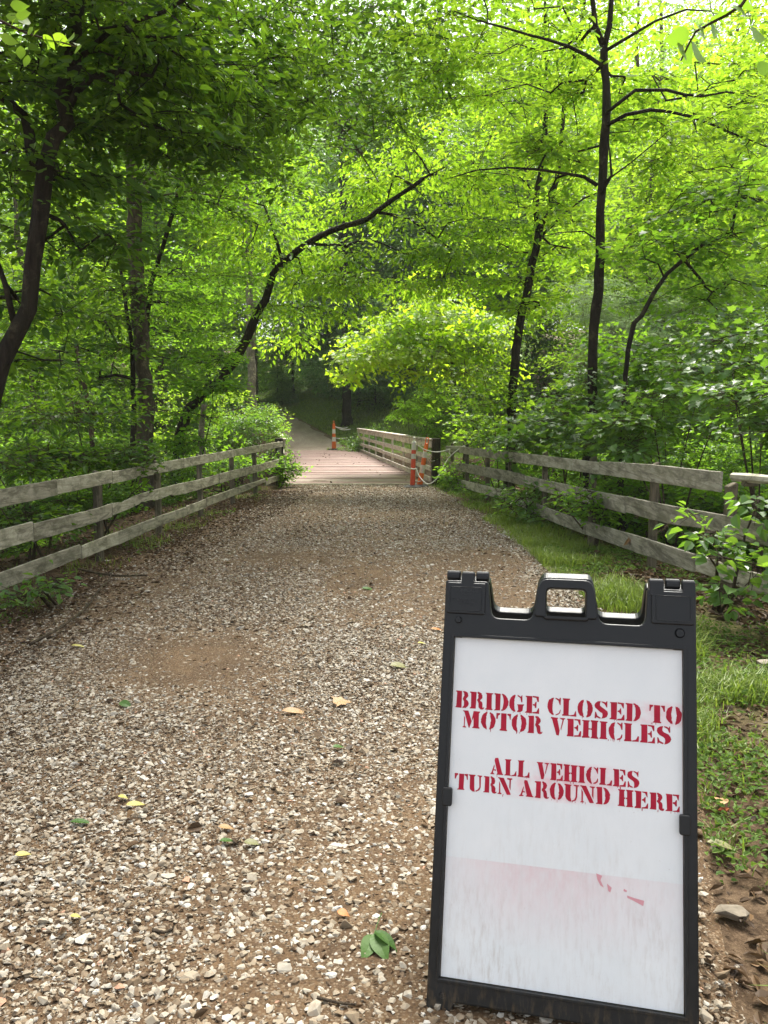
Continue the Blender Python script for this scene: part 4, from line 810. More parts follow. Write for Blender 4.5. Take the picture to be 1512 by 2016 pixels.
plant('leafy_tree', 'pale grey trunk standing just left of the far path', 'tree', [(onto(px(29, (497, 830), (496, 750), (494, 690), (490, 560), (486, 380), (480, 100))), .17, .12)], [bl(450, 330, 28, 130, 90, 3, 60), bl(560, 610, 28, 60, 60, 1.5, 36), bl(540, 480, 28, 90, 80, 2.4, 44)], M['leaf_mid'], M['bark_pale'], K=26, Ls=1.1, Ws=.55, Ll=.14, kind='rhomb')
plant('leafy_tree', 'thick dark trunk on the grass bank beyond the bridge', 'tree', [(onto(px(42, (683, 840), (682, 760), (679, 640), (676, 480), (674, 200))), .25, .2)], [bl(690, 600, 41, 110, 60, 3.5, 70), bl(640, 720, 42, 60, 40, 2.5, 36), bl(750, 720, 41, 80, 45, 3, 50), bl(640, 320, 41, 140, 140, 4, 90)], M['leaf_hemlock'], M['bark_dark'], K=30, Ls=1.5, Ws=.8, Ll=.16, kind='rhomb', hang=.15)
plant('snag', 'mossy broken stump with a curled bracket, left of the light green bush', 'stump', [(onto(px(14.6, (392, 985), (396, 900), (398, 850), (401, 815), (402, 797))), .075, .045), (px(14.6, (401, 805), (412, 797), (421, 796)), .012, .008), (px(14.6, (396, 835), (388, 824), (378, 823)), .012, .007)], [], None, M['bark_pale'])
plant('snag', 'reddish dead snag leaning among the dark leaves on the left', 'stump', [(onto(px(11.5, (182, 1010), (184, 900), (176, 800), (160, 725), (150, 680))), .05, .03), (px(11.5, (178, 830), (205, 818), (225, 815)), .012, .004)], [], None, M['twig'])

# shrubs and saplings
def shrub(label, base_uvd, stems, blobs, leaf, name='shrub', cat='shrub', bark_m='twig', **kw):
    kw.setdefault('dens', 1.5)
    u, d = base_uvd; x = (u-CU)/FPX*d*1.0; b = np.array([x, d, float(hgt(x, d))-.05]); st = []
    for k in range(stems):
        c = blobs[k % len(blobs)][0]; q = np.array(c)+RNG.normal(0, .12, 3); m = b*.45+q*.55+np.array([0, 0, .12])
        st.append(([b+RNG.normal(0, .06, 3)*np.array([1, 1, 0]), m, q], .014, .005))
    return plant(name, label, cat, st, blobs, leaf, M[bark_m], base=b, **kw)
MP = dict(kind='maple', asp=1.0, K=16, Ls=.55, Ws=.32, layer=.28, tilt=.35, droop=.25)
shrub('light green bush left of the bridge entrance', (470, 17.2), 5, [bl(430, 862, 17, 50, 24, .8, 32), bl(480, 828, 17.2, 50, 22, .8, 36), bl(500, 850, 17.0, 55, 26, .8, 36), bl(520, 822, 17.6, 30, 16, .6, 18), bl(460, 880, 16.9, 80, 16, .7, 30), bl(545, 862, 17.4, 18, 22, .5, 14), bl(455, 845, 17.4, 30, 14, .6, 12)], M['leaf_maple'], K=26, Ls=.45, Ws=.24, Ll=.062, layer=.2)
shrub('yellow green bush top catching light behind the light green bush', (520, 18.6), 3, [bl(525, 825, 18.5, 40, 22, .8, 34), bl(548, 845, 18.5, 18, 18, .6, 14)], M['leaf_bright'], K=26, Ls=.45, Ws=.24, Ll=.062, layer=.2)
shrub('round green bush at the far right corner of the bridge', (722, 32.6), 4, [bl(716, 860, 32.4, 36, 22, 1.0, 46), bl(700, 872, 32.4, 22, 18, .8, 20), bl(736, 850, 32.8, 18, 14, .7, 14)], M['leaf_maple'], K=28, Ls=.7, Ws=.4, Ll=.10, kind='rhomb', layer=.2)
shrub('leafy vine spilling round the end of the left fence onto the deck', (553, 16.15), 3, [bl(562, 905, 16.0, 22, 20, .25, 16), bl(575, 922, 15.9, 26, 12, .25, 14), bl(560, 940, 16.0, 18, 14, .25, 10)], M['leaf_mid'], name='vine', cat='vine', K=12, Ls=.3, Ws=.16, Ll=.07, layer=0)
shrub('fine leaved light green hemlock sprays above the right bridge rail', (835, 19.5), 3, [bl(825, 815, 19.4, 50, 30, .9, 34), bl(800, 830, 19.4, 34, 18, .7, 18), bl(868, 850, 18.5, 40, 36, .8, 34), bl(850, 775, 19.6, 40, 18, .8, 14)], M['leaf_mid'], K=44, Ls=.6, Ws=.22, Ll=.07, asp=.25, layer=.2, hang=.2)
shrub('pale grey green feathery bush behind the thin trunks on the right', (1250, 21), 4, [bl(1240, 610, 21, 90, 50, 1.6, 60), bl(1150, 590, 21.5, 80, 40, 1.4, 40), bl(1320, 640, 20.5, 100, 60, 1.6, 60), bl(1260, 690, 20, 110, 50, 1.6, 50), bl(1010, 640, 22, 60, 40, 1.2, 24)], M['leaf_pale'], K=46, Ls=.9, Ws=.32, Ll=.11, asp=.22, layer=.35, hang=.1)
shrub('maple sapling with broad pale leaves over the right fence', (1330, 8.2), 4, [bl(1290, 830, 8.4, 120, 55, .8, 50), bl(1390, 860, 7.6, 130, 60, .8, 50), bl(1200, 855, 9.6, 100, 36, .7, 36)], M['leaf_maple'], name='maple_sapling', cat='sapling', Ll=.088, **MP)
shrub('maple sapling crowding the right edge above the fence', (1500, 7.0), 4, [bl(1480, 790, 7.2, 110, 70, .8, 46), bl(1520, 880, 7.0, 80, 40, .5, 22), bl(1440, 700, 8.2, 110, 70, .9, 44)], M['leaf_maple'], name='maple_sapling', cat='sapling', Ll=.085, **MP)
shrub('maple sapling filling the hedge behind the middle of the right fence', (1120, 10.6), 4, [bl(1110, 830, 11.0, 110, 50, .9, 50), bl(1180, 760, 11, 120, 55, 1.0, 54), bl(1050, 862, 12.0, 80, 26, .8, 30)], M['leaf_maple'], name='maple_sapling', cat='sapling', Ll=.095, **MP)
shrub('yellow green sapling at the bridge end of the right fence', (985, 14.2), 3, [bl(960, 800, 14.4, 80, 60, 1.0, 54), bl(1000, 850, 14.6, 70, 28, .7, 32), bl(930, 846, 15.8, 44, 32, .7, 26)], M['leaf_bright'], name='maple_sapling', cat='sapling', Ll=.09, **MP)
shrub('tall sapling of mid green leaves behind the leaning black stem', (1320, 11.5), 4, [bl(1300, 730, 11.5, 130, 55, 1.2, 60), bl(1400, 680, 11, 130, 60, 1.2, 54), bl(1210, 690, 12, 90, 50, 1.0, 34)], M['leaf_mid'], name='maple_sapling', cat='sapling', Ll=.09, **MP)
shrub('low broad leaved plant poking through the right fence near the sign', (1440, 5.5), 4, [bl(1450, 1110, 5.1, 50, 50, .2, 15), bl(1495, 1010, 5.3, 40, 40, .2, 9), bl(1420, 1060, 5.2, 40, 24, .2, 9), bl(1430, 1170, 5.0, 50, 26, .2, 12), bl(1340, 1020, 5.6, 36, 16, .2, 4)], M['leaf_maple'], dens=.6, name='leafy_plant', cat='plant', K=9, Ls=.28, Ws=.15, Ll=.085, asp=.8, layer=0, tilt=.45)
shrub('leafy stem sprouting through the middle span of the right fence', (1175, 8.4), 3, [bl(1180, 985, 8.1, 70, 30, .25, 22), bl(1190, 1010, 8.0, 50, 22, .2, 12), bl(1110, 975, 8.8, 50, 26, .3, 9)], M['leaf_mid'], dens=.9, name='leafy_plant', cat='plant', K=12, Ls=.34, Ws=.18, Ll=.075, asp=.6, layer=0)
shrub('leafy clump at the foot of the right fence, halfway to the bridge', (1045, 10.6), 3, [bl(1040, 985, 10.4, 50, 34, .3, 24), bl(1060, 1025, 10.1, 60, 16, .3, 18), bl(1000, 975, 11.6, 30, 20, .3, 9)], M['leaf_maple'], dens=1.0, name='leafy_plant', cat='plant', K=14, Ls=.34, Ws=.18, Ll=.075, asp=.6, layer=0)
shrub('leafy clump around the white rope at the fence end', (905, 15.4), 3, [bl(905, 925, 15.3, 40, 26, .4, 28), bl(890, 950, 15.2, 40, 14, .3, 18), bl(940, 955, 14.6, 30, 14, .3, 12), bl(874, 915, 16.4, 14, 18, .3, 10)], M['leaf_mid'], dens=1.0, name='leafy_plant', cat='plant', K=16, Ls=.36, Ws=.2, Ll=.07, asp=.6, layer=0)
shrub('dark leafy sapling reaching over the top rail of the left fence', (190, 8.7), 3, [bl(180, 880, 8.8, 110, 40, .6, 34), bl(265, 905, 8.8, 50, 22, .4, 12), bl(90, 800, 8.6, 110, 60, .8, 34), bl(60, 900, 8.2, 80, 50, .6, 24)], M['leaf_dark'], name='leafy_sapling', cat='sapling', K=18, Ls=.55, Ws=.3, Ll=.085)
shrub('dark undergrowth bush behind the lower rails at the left edge', (70, 7.2), 4, [bl(60, 1010, 7.4, 90, 60, .6, 34), bl(150, 980, 8.4, 80, 60, .6, 30), bl(20, 930, 7.4, 60, 40, .5, 16)], M['leaf_dark'], name='shrub', K=20, Ls=.5, Ws=.28, Ll=.075)
shrub('small leafy weeds under the left fence nearest the camera', (90, 5.8), 2, [bl(100, 1150, 5.6, 40, 14, .2, 8), bl(30, 1170, 5.4, 40, 14, .2, 6)], M['leaf_maple'], name='leafy_plant', cat='plant', K=8, Ls=.2, Ws=.12, Ll=.06, asp=.6, layer=0)
for lab, u, d, bs, lf in (('green bush in the gully behind the left fence, sunlit', 120, 17, [bl(110, 830, 17, 130, 60, 1.4, 70), bl(60, 720, 18, 120, 70, 1.4, 60)], 'leaf_mid'), ('bright bush beyond the leaning tree on the left', 330, 19, [bl(330, 830, 19, 80, 60, 1.4, 46), bl(420, 790, 20, 70, 50, 1.3, 40), bl(350, 900, 18, 100, 30, 1.2, 36)], 'leaf_bright'),
                       ('low leafy bush showing between rails of the left fence near the bridge', 440, 15.4, [bl(440, 930, 15.2, 80, 34, .6, 44), bl(500, 915, 15.8, 50, 26, .5, 24), bl(380, 960, 14, 50, 30, .5, 20)], 'leaf_mid'),
                       ('leafy undergrowth behind the lower rails of the right fence', 1330, 9, [bl(1320, 985, 9.2, 110, 60, .5, 64), bl(1450, 1000, 8.0, 90, 70, .5, 60), bl(1240, 1000, 10.0, 80, 44, .5, 44), bl(1390, 1060, 8.0, 90, 40, .4, 30)], 'leaf_mid'),
                       ('leafy undergrowth behind the far half of the right fence', 1080, 12.4, [bl(1100, 925, 13.6, 90, 36, .6, 40), bl(1010, 910, 15.2, 50, 30, .6, 28), bl(1180, 940, 12.4, 70, 40, .6, 32)], 'leaf_mid')):
    shrub(lab, (u, d), 4, bs, M[lf], K=22, Ls=.6, Ws=.32, Ll=.085, kind='rhomb', asp=.6)

# near sprays hanging into the top corners
def hanging(label, stem, spots, Ll, leaf, par_label):
    P = [at(*p) for p in stem]; root = empty('overhanging_branch', tuple(P[0]), label, 'branch'); mb = MB(); tube(mb, resample(np.array(P), .04), np.linspace(.006, .0025, len(resample(np.array(P), .04))), 6); lm = MB(); n = 0
    for (u, v, d, du, dv, L, nz) in spots:
        p = at(u, v, d); dr = norm(at(u+du, v+dv, d+nz)-p); s = np.cross(dr, [0, 1., 0]); nrm = np.cross(s, dr); nrm = nrm+RNG.normal(0, .35, 3)
        leaves(lm, p[None], dr[None], nrm[None], np.array([L]), np.array([L*.62]), 'broad', np.array([random.uniform(.2, .9)]), .10, .14)
        prisms(mb, np.array([p-dr*.018]), np.array([p]), np.array([.0012]), np.array([.001]), 4)
    mb.build('twig', M['twig'], root, P[0]); lm.build('leaves', leaf, root, P[0], smooth=True)
hanging('big sunlit leaves on a twig hanging in at the top right corner', [(1500, -60, 2.3), (1460, 10, 2.35), (1400, 45, 2.4), (1370, 62, 2.42), (1357, 85, 2.43), (1340, 120, 2.45)],
        [(1362, 85, 2.42, 22, 60, .095, .1), (1345, 90, 2.44, -20, 60, .088, -.1), (1352, 92, 2.46, 0, 70, .085, .2), (1358, 66, 2.42, -60, 20, .085, .1), (1385, 58, 2.4, -30, 30, .07, -.1), (1368, 60, 2.42, 26, 30, .06, .1), (1440, 20, 2.36, -50, 18, .10, .1), (1460, 15, 2.35, -20, 40, .085, -.1), (1400, 50, 2.4, 10, 50, .07, .2), (1470, 0, 2.35, -10, 40, .08, .1), (1490, 135, 2.5, 60, 0, .07, .1), (1480, 60, 2.4, 30, 40, .08, .1)], .09, M['leaf_mid'], None)
hanging('sunlit spray of small leaves hanging in at the top left corner', [(-60, 0, 3.2), (0, 40, 3.25), (60, 68, 3.3), (110, 80, 3.3), (150, 92, 3.3)],
        [(10+12*k+random.uniform(-4, 4), 36+5.0*k+random.uniform(-8, 8), 3.28, random.choice((-1, 1))*10+22, random.uniform(-22, 34), random.uniform(.05, .075), random.uniform(-.1, .1)) for k in range(13)]+[(40, 90, 3.3, 4, 40, .06, 0), (55, 108, 3.3, -6, 40, .055, 0), (20, 10, 3.2, 40, 6, .07, .05), (0, 70, 3.2, 30, 16, .07, .05), (30, 30, 3.25, 50, 0, .07, 0)], .06, M['leaf_bright'], None)

# forest behind: a few trees copied about, each with its trunk, branches and crown
def copy_tree(o, loc, rz, s, label, group):
    c = o.copy(); C.objects.link(c); c.location = loc; c.rotation_euler = (0, 0, rz); c.scale = (s, s, s*random.uniform(.9, 1.15)); tag(c, label, None, group)
    for ch in o.children:
        k = ch.copy(); C.objects.link(k); k.parent = c
    return c
def proto(leaf, bk, H, W, n, Ll, x, y, label, group, hang=0.0, low=.18, kind='rhomb'):
    z = float(hgt(x, y)); b = np.array([x, y, z-.15]); st = [([b, b+(.15, .1, H*.4), b+(-.1, .2, H*.75), b+(.2, 0, H)], .19, .05)]
    bs = [(b+(0, 0, H*.62), (W*.75, W*.75, H*.40), int(n*.45)), (b+(W*.3, 0, H*.45), (W*.6, W*.6, H*.28), int(n*.2)), (b+(-W*.3, W*.2, H*.5), (W*.6, W*.6, H*.3), int(n*.2)), (b+(0, -W*.2, H*(low+.1)), (W*.6, W*.6, H*low*.7), int(n*.15))]
    return plant('forest_tree', label, 'tree', st, bs, leaf, M[bk], group, K=30, Ls=1.5, Ws=.75, Ll=Ll, kind=kind, hang=hang, layer=.8, fs=.5, clump=.45, sides=8)
FG = 'trees of the forest behind the path and bridge'
pts_bright = [(-11, 24, 1), (-16, 30, 1.1), (-9.5, 33, 1.0), (8.5, 25, .9), (12, 22, 1.0), (10, 32, 1.1), (14, 28, 1.1), (-21, 24, 1.1), (7.5, 41, 1.1), (18, 36, 1.3), (-12, 40, 1.3), (16, 18, .95), (-15, 17, .9)]
pts_back = [(-4, 57, 1.8), (3.5, 50, 1.7), (-10.5, 36, 1.6), (-24, 38, 1.3), (-2, 50, 1.3), (8, 46, 1.35), (-18, 50, 1.5), (16, 48, 1.4), (25, 44, 1.4), (-30, 48, 1.5), (1, 62, 1.6), (-10, 60, 1.5), (12, 62, 1.6), (26, 60, 1.6), (-26, 62, 1.6)]
pts_dark = [(-1.5, 46, .6), (4.5, 45, .6), (-7, 60, .7), (-3.5, 58, 1.0), (3, 48, 1.0), (7, 40, .85), (-13, 60, 1.1), (6, 54, 1.1), (12, 36, 1.0)]
for pts, lab, mk in ((pts_bright, 'leafy light green forest tree half hidden behind nearer leaves', ('leaf_bright', 'bark_mid', 16, 5.2, 460, .18)), (pts_back, 'tall soft green tree far back in the forest', ('leaf_back', 'bark_mid', 16, 5.8, 370, .21)), (pts_dark, 'dark hemlock with drooping boughs in the shade beyond the bridge', ('leaf_hemlock', 'bark_dark', 11, 4.0, 330, .18))):
    lf, bk, H, W, n, Ll = mk; protos_ = []
    for k, (x, y, s) in enumerate(pts):
        if k < 2:
            protos_.append(proto(M[lf], bk, H, W, n, Ll, x, y, lab, FG, .25 if lf == 'leaf_hemlock' else 0.0, .18 if lf != 'leaf_hemlock' else .3)); protos_[-1].scale = (s, s, s)
        else: copy_tree(protos_[k % 2], (x, y, float(hgt(x, y))-.15), random.uniform(0, 6.28), s, lab, FG)
# understory bushes in the gullies and on the far slopes
UG = 'bushes of the forest undergrowth'
pts_u = [(-6.5, 24, 1.2), (-9, 22, 1.3), (4.3, 9.6, .7), (3.7, 11.6, .7), (3.3, 13.6, .7), (5.0, 7.8, .8), (4.7, 6.3, .75), (-4.7, 9, .65), (-4.5, 11.5, .65), (-4.4, 14, .7), (-5.1, 7, .7), (-7.6, 36.5, .9), (-9.5, 40, 1.1), (-8.2, 31.5, 1.0), (-6.5, 13, .9), (-8.5, 10, 1.0), (-10, 15, 1.3), (-7, 20, 1.2), (-12, 20, 1.5), (-9, 26, 1.5), (-14, 27, 1.6), (-8, 33, 1.3), (-11, 35, 1.5), (-17, 34, 1.8), (-6, 9.5, .7), (-13, 12, 1.2), (-19, 19, 1.5), (-24, 30, 2),
         (4.5, 17.5, 1.0), (7.5, 15, 1.2), (6, 20, 1.3), (9.5, 19, 1.5), (12, 25, 1.7), (7, 25, 1.5), (4, 24, 1.2), (3.5, 30, 1.3), (8, 31, 1.7), (13, 33, 2), (5.5, 36, 1.5), (10, 13, 1.3), (7, 10, 1.1), (15, 20, 1.6), (2.5, 37, 1.0), (19, 28, 2.0), (5, 12.5, .9), (9, 41, 1.6), (5, 42, 1.2), (-13, 42, 1.3), (-11.5, 47, 1.2), (20, 40, 2), (-20, 44, 2)]
ub = []
for k, (x, y, s) in enumerate(pts_u):
    lb = 'rounded undergrowth bush half hidden behind the trees and fences'
    if k < 2:
        z = float(hgt(x, y)); b = np.array([x, y, z-.1]); st = [([b, b+(a_*.3, c_*.3, .5), b+(a_*.7, c_*.7, 1.3)], .025, .008) for a_, c_ in ((1, .2), (-.8, .6), (.1, -1), (-.3, .9))]
        o = plant('forest_bush', lb, 'shrub', st, [(b+(0, 0, .85), (1.25, 1.25, .8), 75), (b+(.5, .2, 1.5), (.8, .8, .6), 26)], M[('leaf_mid', 'leaf_maple')[k]], M['twig'], UG, K=24, Ls=.6, Ws=.34, Ll=.10, kind='rhomb', asp=.6, layer=.25, dens=1.6); o.scale = (s, s, s); ub.append(o)
    else: copy_tree(ub[k % 2], (x, y, float(hgt(x, y))-.1), random.uniform(0, 6.28), s, lb, UG)
plant('leafy_sapling', 'dark leafy sapling hiding the lower bend of the leaning tree', 'sapling', [(onto(px(13.6, (392, 985), (398, 900), (420, 800), (412, 735))), .014, .006)], [bl(420, 760, 13.8, 60, 44, .6, 30), bl(360, 860, 13.4, 50, 40, .5, 20)], M['leaf_mid'], M['bark_dark'], K=18, Ls=.6, Ws=.32, Ll=.1)
DG = 'shaded bushes on the bank beyond the bridge'
HB = []
for x, y, s in ((-3.6, 53, 1.2), (-.5, 43.5, 1.0), (1.6, 41, .9), (3.2, 38.5, .9), (-2.0, 48.5, 1.1), (.8, 47, 1.3), (3.5, 44, 1.3), (-8.5, 62, 1.5), (-5.2, 60, 1.5), (-7.2, 55, .7), (-12.5, 56, 1.5), (-10.5, 49, 1.2), (-9.0, 44, 1.0), (-12, 43, 1.2), (-14, 50, 1.5), (-16, 44, 1.4), (-2.5, 57, 1.6), (6, 40, 1.2), (-11, 68, 1.6), (-15, 64, 1.6)):
    z = float(hgt(x, y)); b = np.array([x, y, z-.1]); lb = 'low shaded bush on the bank beyond the bridge'
    if len(HB) < 2:
        hb = plant('forest_bush', lb, 'shrub', [([b, b+(0, 0, .8), b+(.1, 0, 2.6)], .04, .01), ([b, b+(.3, .2, .6), b+(.9, .3, 1.2)], .02, .008)], [(b+(0, 0, 1.0), (1.6, 1.6, .9), 90), (b+(0, 0, 2.1), (1.0, 1.0, .9), 50)], M[('leaf_hemlock', 'leaf_maple')[len(HB)]], M['bark_dark'], DG, K=30, Ls=.9, Ws=.5, Ll=.13, kind='rhomb', asp=.5, layer=.3, hang=.2); hb.scale = (s, s, s); HB.append(hb)
    else: copy_tree(random.choice(HB), (x, y, z-.1), random.uniform(0, 6.28), s, lb, DG)
# the far wood reads as one mass
rng = np.random.default_rng(77); n = 3600
a = rng.uniform(-.62, .62, n); dist = rng.uniform(70, 100, n); x = np.sin(a)*dist*1.15; y = np.cos(a)*dist; z = hgt(x, y)+rng.random(n)**1.1*30*(.75+.5*noise2(x, y, .12))
ok = noise3(np.stack([x, y, z], -1), .16)+.12*rng.random(n) > .40; A = np.stack([x, y, z], -1)[ok]; mb = MB(); sprays(mb, A, norm(rng.normal(size=A.shape)), 34, 3.2, 1.7, .42, 'rhomb', .6, .5, .3, 0, rng=rng)
tag(mb.build('woodland', M['leaf_back']), 'distant wood of soft green crowns closing the view', 'woodland', kind='stuff')

# ------------------------------------------------------------------ grass, weeds, litter
def blades(mb, P, H, W, lean, tint):
    n = len(P); a = RNG.uniform(0, 2*PI, n); d = np.stack([np.cos(a), np.sin(a), 0*a], -1); s = np.stack([-np.sin(a), np.cos(a), 0*a], -1); up = np.array([0, 0, 1.]); l = lean[:, None]; H = H[:, None]; W = W[:, None]
    pts = [P-s*W, P+s*W, P+d*H*l*.35+up*H*.55+s*W*.7, P+d*H*l*.35+up*H*.55-s*W*.7, P+d*H*l+up*H*(1-.35*l)]
    V = np.stack(pts, 1); q = np.array([[0, 1, 2, 3]]); t = np.array([[3, 2, 4]]); b = (np.arange(n)*5)[:, None, None]
    mb.add(V.reshape(-1, 3), [(q[None]+b).reshape(-1, 4), (t[None]+b).reshape(-1, 3)], np.repeat(tint, 5))
fx = lambda d: np.interp(d, [p[0] for p in RPOST], [p[1] for p in RPOST]); lx_ = lambda d: np.interp(d, [p[0] for p in LPOST], [p[1] for p in LPOST])
gr = MB()
def verge(n, y0, y1, left, right, hmin, hmax, dens_s, thr):
    y = y0+(y1-y0)*RNG.random(n)**1.25; t = RNG.random(n); x = left(y)+(right(y)-left(y))*t
    k = noise2(x, y, dens_s)+.25*noise2(x, y, 6)-thr > RNG.random(n)*.35; x, y = x[k], y[k]; n = len(x)
    P = np.stack([x, y, hgt(x, y)-.005], -1); H = RNG.uniform(hmin, hmax, n)*(.6+.8*noise2(x, y, 2)); blades(gr, P, H, RNG.uniform(.0014, .0042, n)*(1+y*.05), RNG.uniform(.2, 1.1, n), np.clip(RNG.normal(.5, .25, n), 0, 1))
verge(40000, 2.8, 9, lambda y: pr(y)-.12, lambda y: np.minimum(fx(y)-.15-.4*(y < 7.2), pr(y)+1.05), .03, .19, 2.8, .52)
verge(14000, 8, 16.3, lambda y: pr(y)-.15, lambda y: fx(y)+.2, .05, .15, 1.5, .38)
verge(13000, 1.6, 3.6, lambda y: pr(y)+.0, lambda y: pr(y)+1.2, .03, .11, 3.4, .55)
verge(6000, 4.5, 16.3, lambda y: lx_(y)-.5, lambda y: pl(y)+.1, .04, .13, 1.5, .58)
y = RNG.uniform(33, 60, 26000); x = fR(y)+RNG.random(26000)**1.3*6.5+.1; k = RNG.random(26000) < .8; blades(gr, np.stack([x, y, hgt(x, y)], -1)[k], RNG.uniform(.08, .22, k.sum()), np.full(k.sum(), .010), RNG.uniform(.3, 1.1, k.sum()), np.clip(RNG.normal(.6, .2, k.sum()), 0, 1))
y = RNG.uniform(32.9, 34.2, 500); x = RNG.uniform(-2.5, -.6, 500); blades(gr, np.stack([x, y, hgt(x, y)], -1), RNG.uniform(.05, .15, 500), np.full(500, .008), RNG.uniform(.3, 1.1, 500), RNG.uniform(.5, 1, 500))
tag(gr.build('grass', M['grass']), 'short weedy grass along the verges and far bank', 'grass', kind='stuff')
gc = MB()
def weeds(n, y0, y1, left, right, thr, L0, L1, s=2.0):
    y = y0+(y1-y0)*RNG.random(n)**1.2; x = left(y)+(right(y)-left(y))*RNG.random(n); k = noise2(x+31, y, s)-thr > RNG.random(n)*.25; x, y = x[k], y[k]; n = len(x)
    P = np.stack([x, y, hgt(x, y)+RNG.uniform(.005, .07, n)], -1); a = RNG.uniform(0, 2*PI, n); D = np.stack([np.cos(a), np.sin(a), RNG.normal(.15, .4, n)], -1); N = np.array([0, 0, 1.])+RNG.normal(0, .55, (n, 3)); L = RNG.uniform(L0, L1, n)
    leaves(gc, P, D, N, L, L*RNG.uniform(.35, .85, n), 'oval', RNG.uniform(.0, 1, n), .15, .2)
weeds(27000, 2.6, 9, lambda y: pr(y)-.05, lambda y: np.minimum(fx(y)+.3, pr(y)+1.3), .44, .010, .036); weeds(6000, 1.5, 3.2, lambda y: pr(y), lambda y: pr(y)+1.2, .50, .014, .034, 3); weeds(12000, 8, 16.4, lambda y: pr(y), lambda y: fx(y)+1.2, .36, .025, .06)
weeds(5000, 4.5, 16.3, lambda y: lx_(y)-1.2, lambda y: pl(y)+.15, .50, .02, .05)
tag(gc.build('ground_cover', M['weed']), 'low clover like weeds along the path edges', 'ground cover', kind='stuff')
lt = MB()
def litter(n, y0, y1, left, right, L0, L1, thr=.0, z=.006):
    y = y0+(y1-y0)*RNG.random(n); x = left(y)+(right(y)-left(y))*RNG.random(n); k = noise2(x+11, y+5, 1.6) > thr; x, y = x[k], y[k]; n = len(x); zz = np.maximum(hgt(x, y), -.02+0*x)+z+RNG.uniform(0, .012, n) if False else hgt(x, y)+z+RNG.uniform(.004, .022, n)
    a = RNG.uniform(0, 2*PI, n); D = np.stack([np.cos(a), np.sin(a), RNG.normal(0, .18, n)], -1); N = np.array([0, 0, 1.])+RNG.normal(0, .4, (n, 3)); L = RNG.uniform(L0, L1, n)
    leaves(lt, np.stack([x, y, zz], -1), D, N, L, L*RNG.uniform(.2, .7, n), 'oval', np.clip(RNG.beta(1.6, 2.2, n), 0, 1), .2, .2)
litter(15000, .95, 4, lambda y: np.maximum(pl(y), -y*.55-.9), pr, .005, .019, 0, .016); litter(8000, 4, 10, pl, pr, .008, .026, 0, .018); litter(9000, 4, 15, lambda y: pl(y)-.2, lambda y: pl(y)+.8, .02, .06, .15, .02); litter(5000, 10, 16.4, pl, pr, .015, .04, 0, .022)
litter(420, 1.2, 9, lambda y: np.maximum(pl(y), -y*.55-.9), pr, .025, .06, 0, .028); litter(9000, 3.4, 8.5, lambda y: fx(y)-.55, lambda y: fx(y)+1.6, .03, .09, .35); litter(3200, 1.2, 5, pr, lambda y: pr(y)+1.4, .015, .06, .2); litter(6500, 4.4, 15, lambda y: lx_(y)-1.8, lambda y: pl(y)+.35, .02, .07, .3); litter(5000, 8, 17, lambda y: fx(y), lambda y: fx(y)+4, .04, .1)
k_ = 90; t_ = RNG.random(k_); l_ = BL0[None]+(BL1-BL0)[None]*t_[:, None]; r_ = BR0[None]+(BR1-BR0)[None]*t_[:, None]; w_ = RNG.beta(.6, .6, (k_, 1)); p_ = l_+(r_-l_)*w_; a_ = RNG.uniform(0, 6.28, k_); leaves(lt, np.stack([p_[:, 0], p_[:, 1], np.full(k_, .06)], -1), np.stack([np.cos(a_), np.sin(a_), RNG.normal(0, .15, k_)], -1), np.array([0, 0, 1.])+RNG.normal(0, .3, (k_, 3)), RNG.uniform(.04, .09, k_), RNG.uniform(.025, .06, k_), 'oval', RNG.random(k_), .2, .2)
tag(lt.build('leaf_litter', M['litter']), 'brown leaf litter over the path and under the fences', 'leaf litter', kind='stuff')

# ------------------------------------------------------------------ fallen leaves, twigs and stones one can point at
def fallen(name, label, u, v, L, ang, mt, asp=.5, n=1, spread=50, kind='broad', cat='leaf', curl=.25):
    p = gnd(u, v, .02); mb = MB(); P, D, Nn, Ls = [], [], [], []
    for k in range(n):
        a = math.radians(ang+(k-(n-1)/2)*spread); P.append(p+np.array([0, 0, .008+.006*k])); D.append((math.cos(a), math.sin(a), .10-.04*k)); Nn.append((random.uniform(-.35, .35), random.uniform(-.35, .1), 1)); Ls.append(L*random.uniform(.8, 1.1))
    L_ = np.array(Ls); leaves(mb, np.array(P), np.array(D), np.array(Nn), L_, L_*asp, kind, RNG.uniform(.1, .9, n), .16, curl)
    if n > 1: tube(mb, np.array([p+(0, 0, .012), p+(.012, .05, .02), p+(.02, .085, .014)]), .0016, 5)
    o = mb.build(name, mt, None, p); o.location = p; return tag(o, label, cat)
fallen('leaf_sprig', 'sprig of three glossy green leaves lying on the gravel by the sign foot', 737, 1846, .085, -70, M['fallen_green'], .55, 3, 38)
fallen('fallen_leaf', 'green fallen leaf on the gravel in the lower left of the path', 138, 1622, .075, 15, M['fallen_green'], .42)
fallen('fallen_leaf', 'green fallen leaf beside a dull olive one, mid path', 432, 1660, .06, 20, M['fallen_green'], .5)
fallen('fallen_leaf', 'dull olive fallen leaf right beside a green one', 480, 1662, .07, 5, M['fallen_olive'], .5)
fallen('fallen_leaf', 'yellow leaf lying left of the green and olive leaf pair', 248, 1588, .07, 20, M['fallen_yellow'], .35)
fallen('fallen_leaf', 'small crumpled pale yellow leaf just above the yellow leaf', 232, 1571, .04, 0, M['fallen_yellow'], .7)
fallen('fallen_leaf', 'large tan curled leaf at mid path, left of another tan leaf', 555, 1402, .13, 8, M['fallen_tan'], .32)
fallen('fallen_leaf', 'tan star shaped dry leaf right of the large curled one', 655, 1386, .10, 20, M['fallen_tan'], .9, kind='maple')
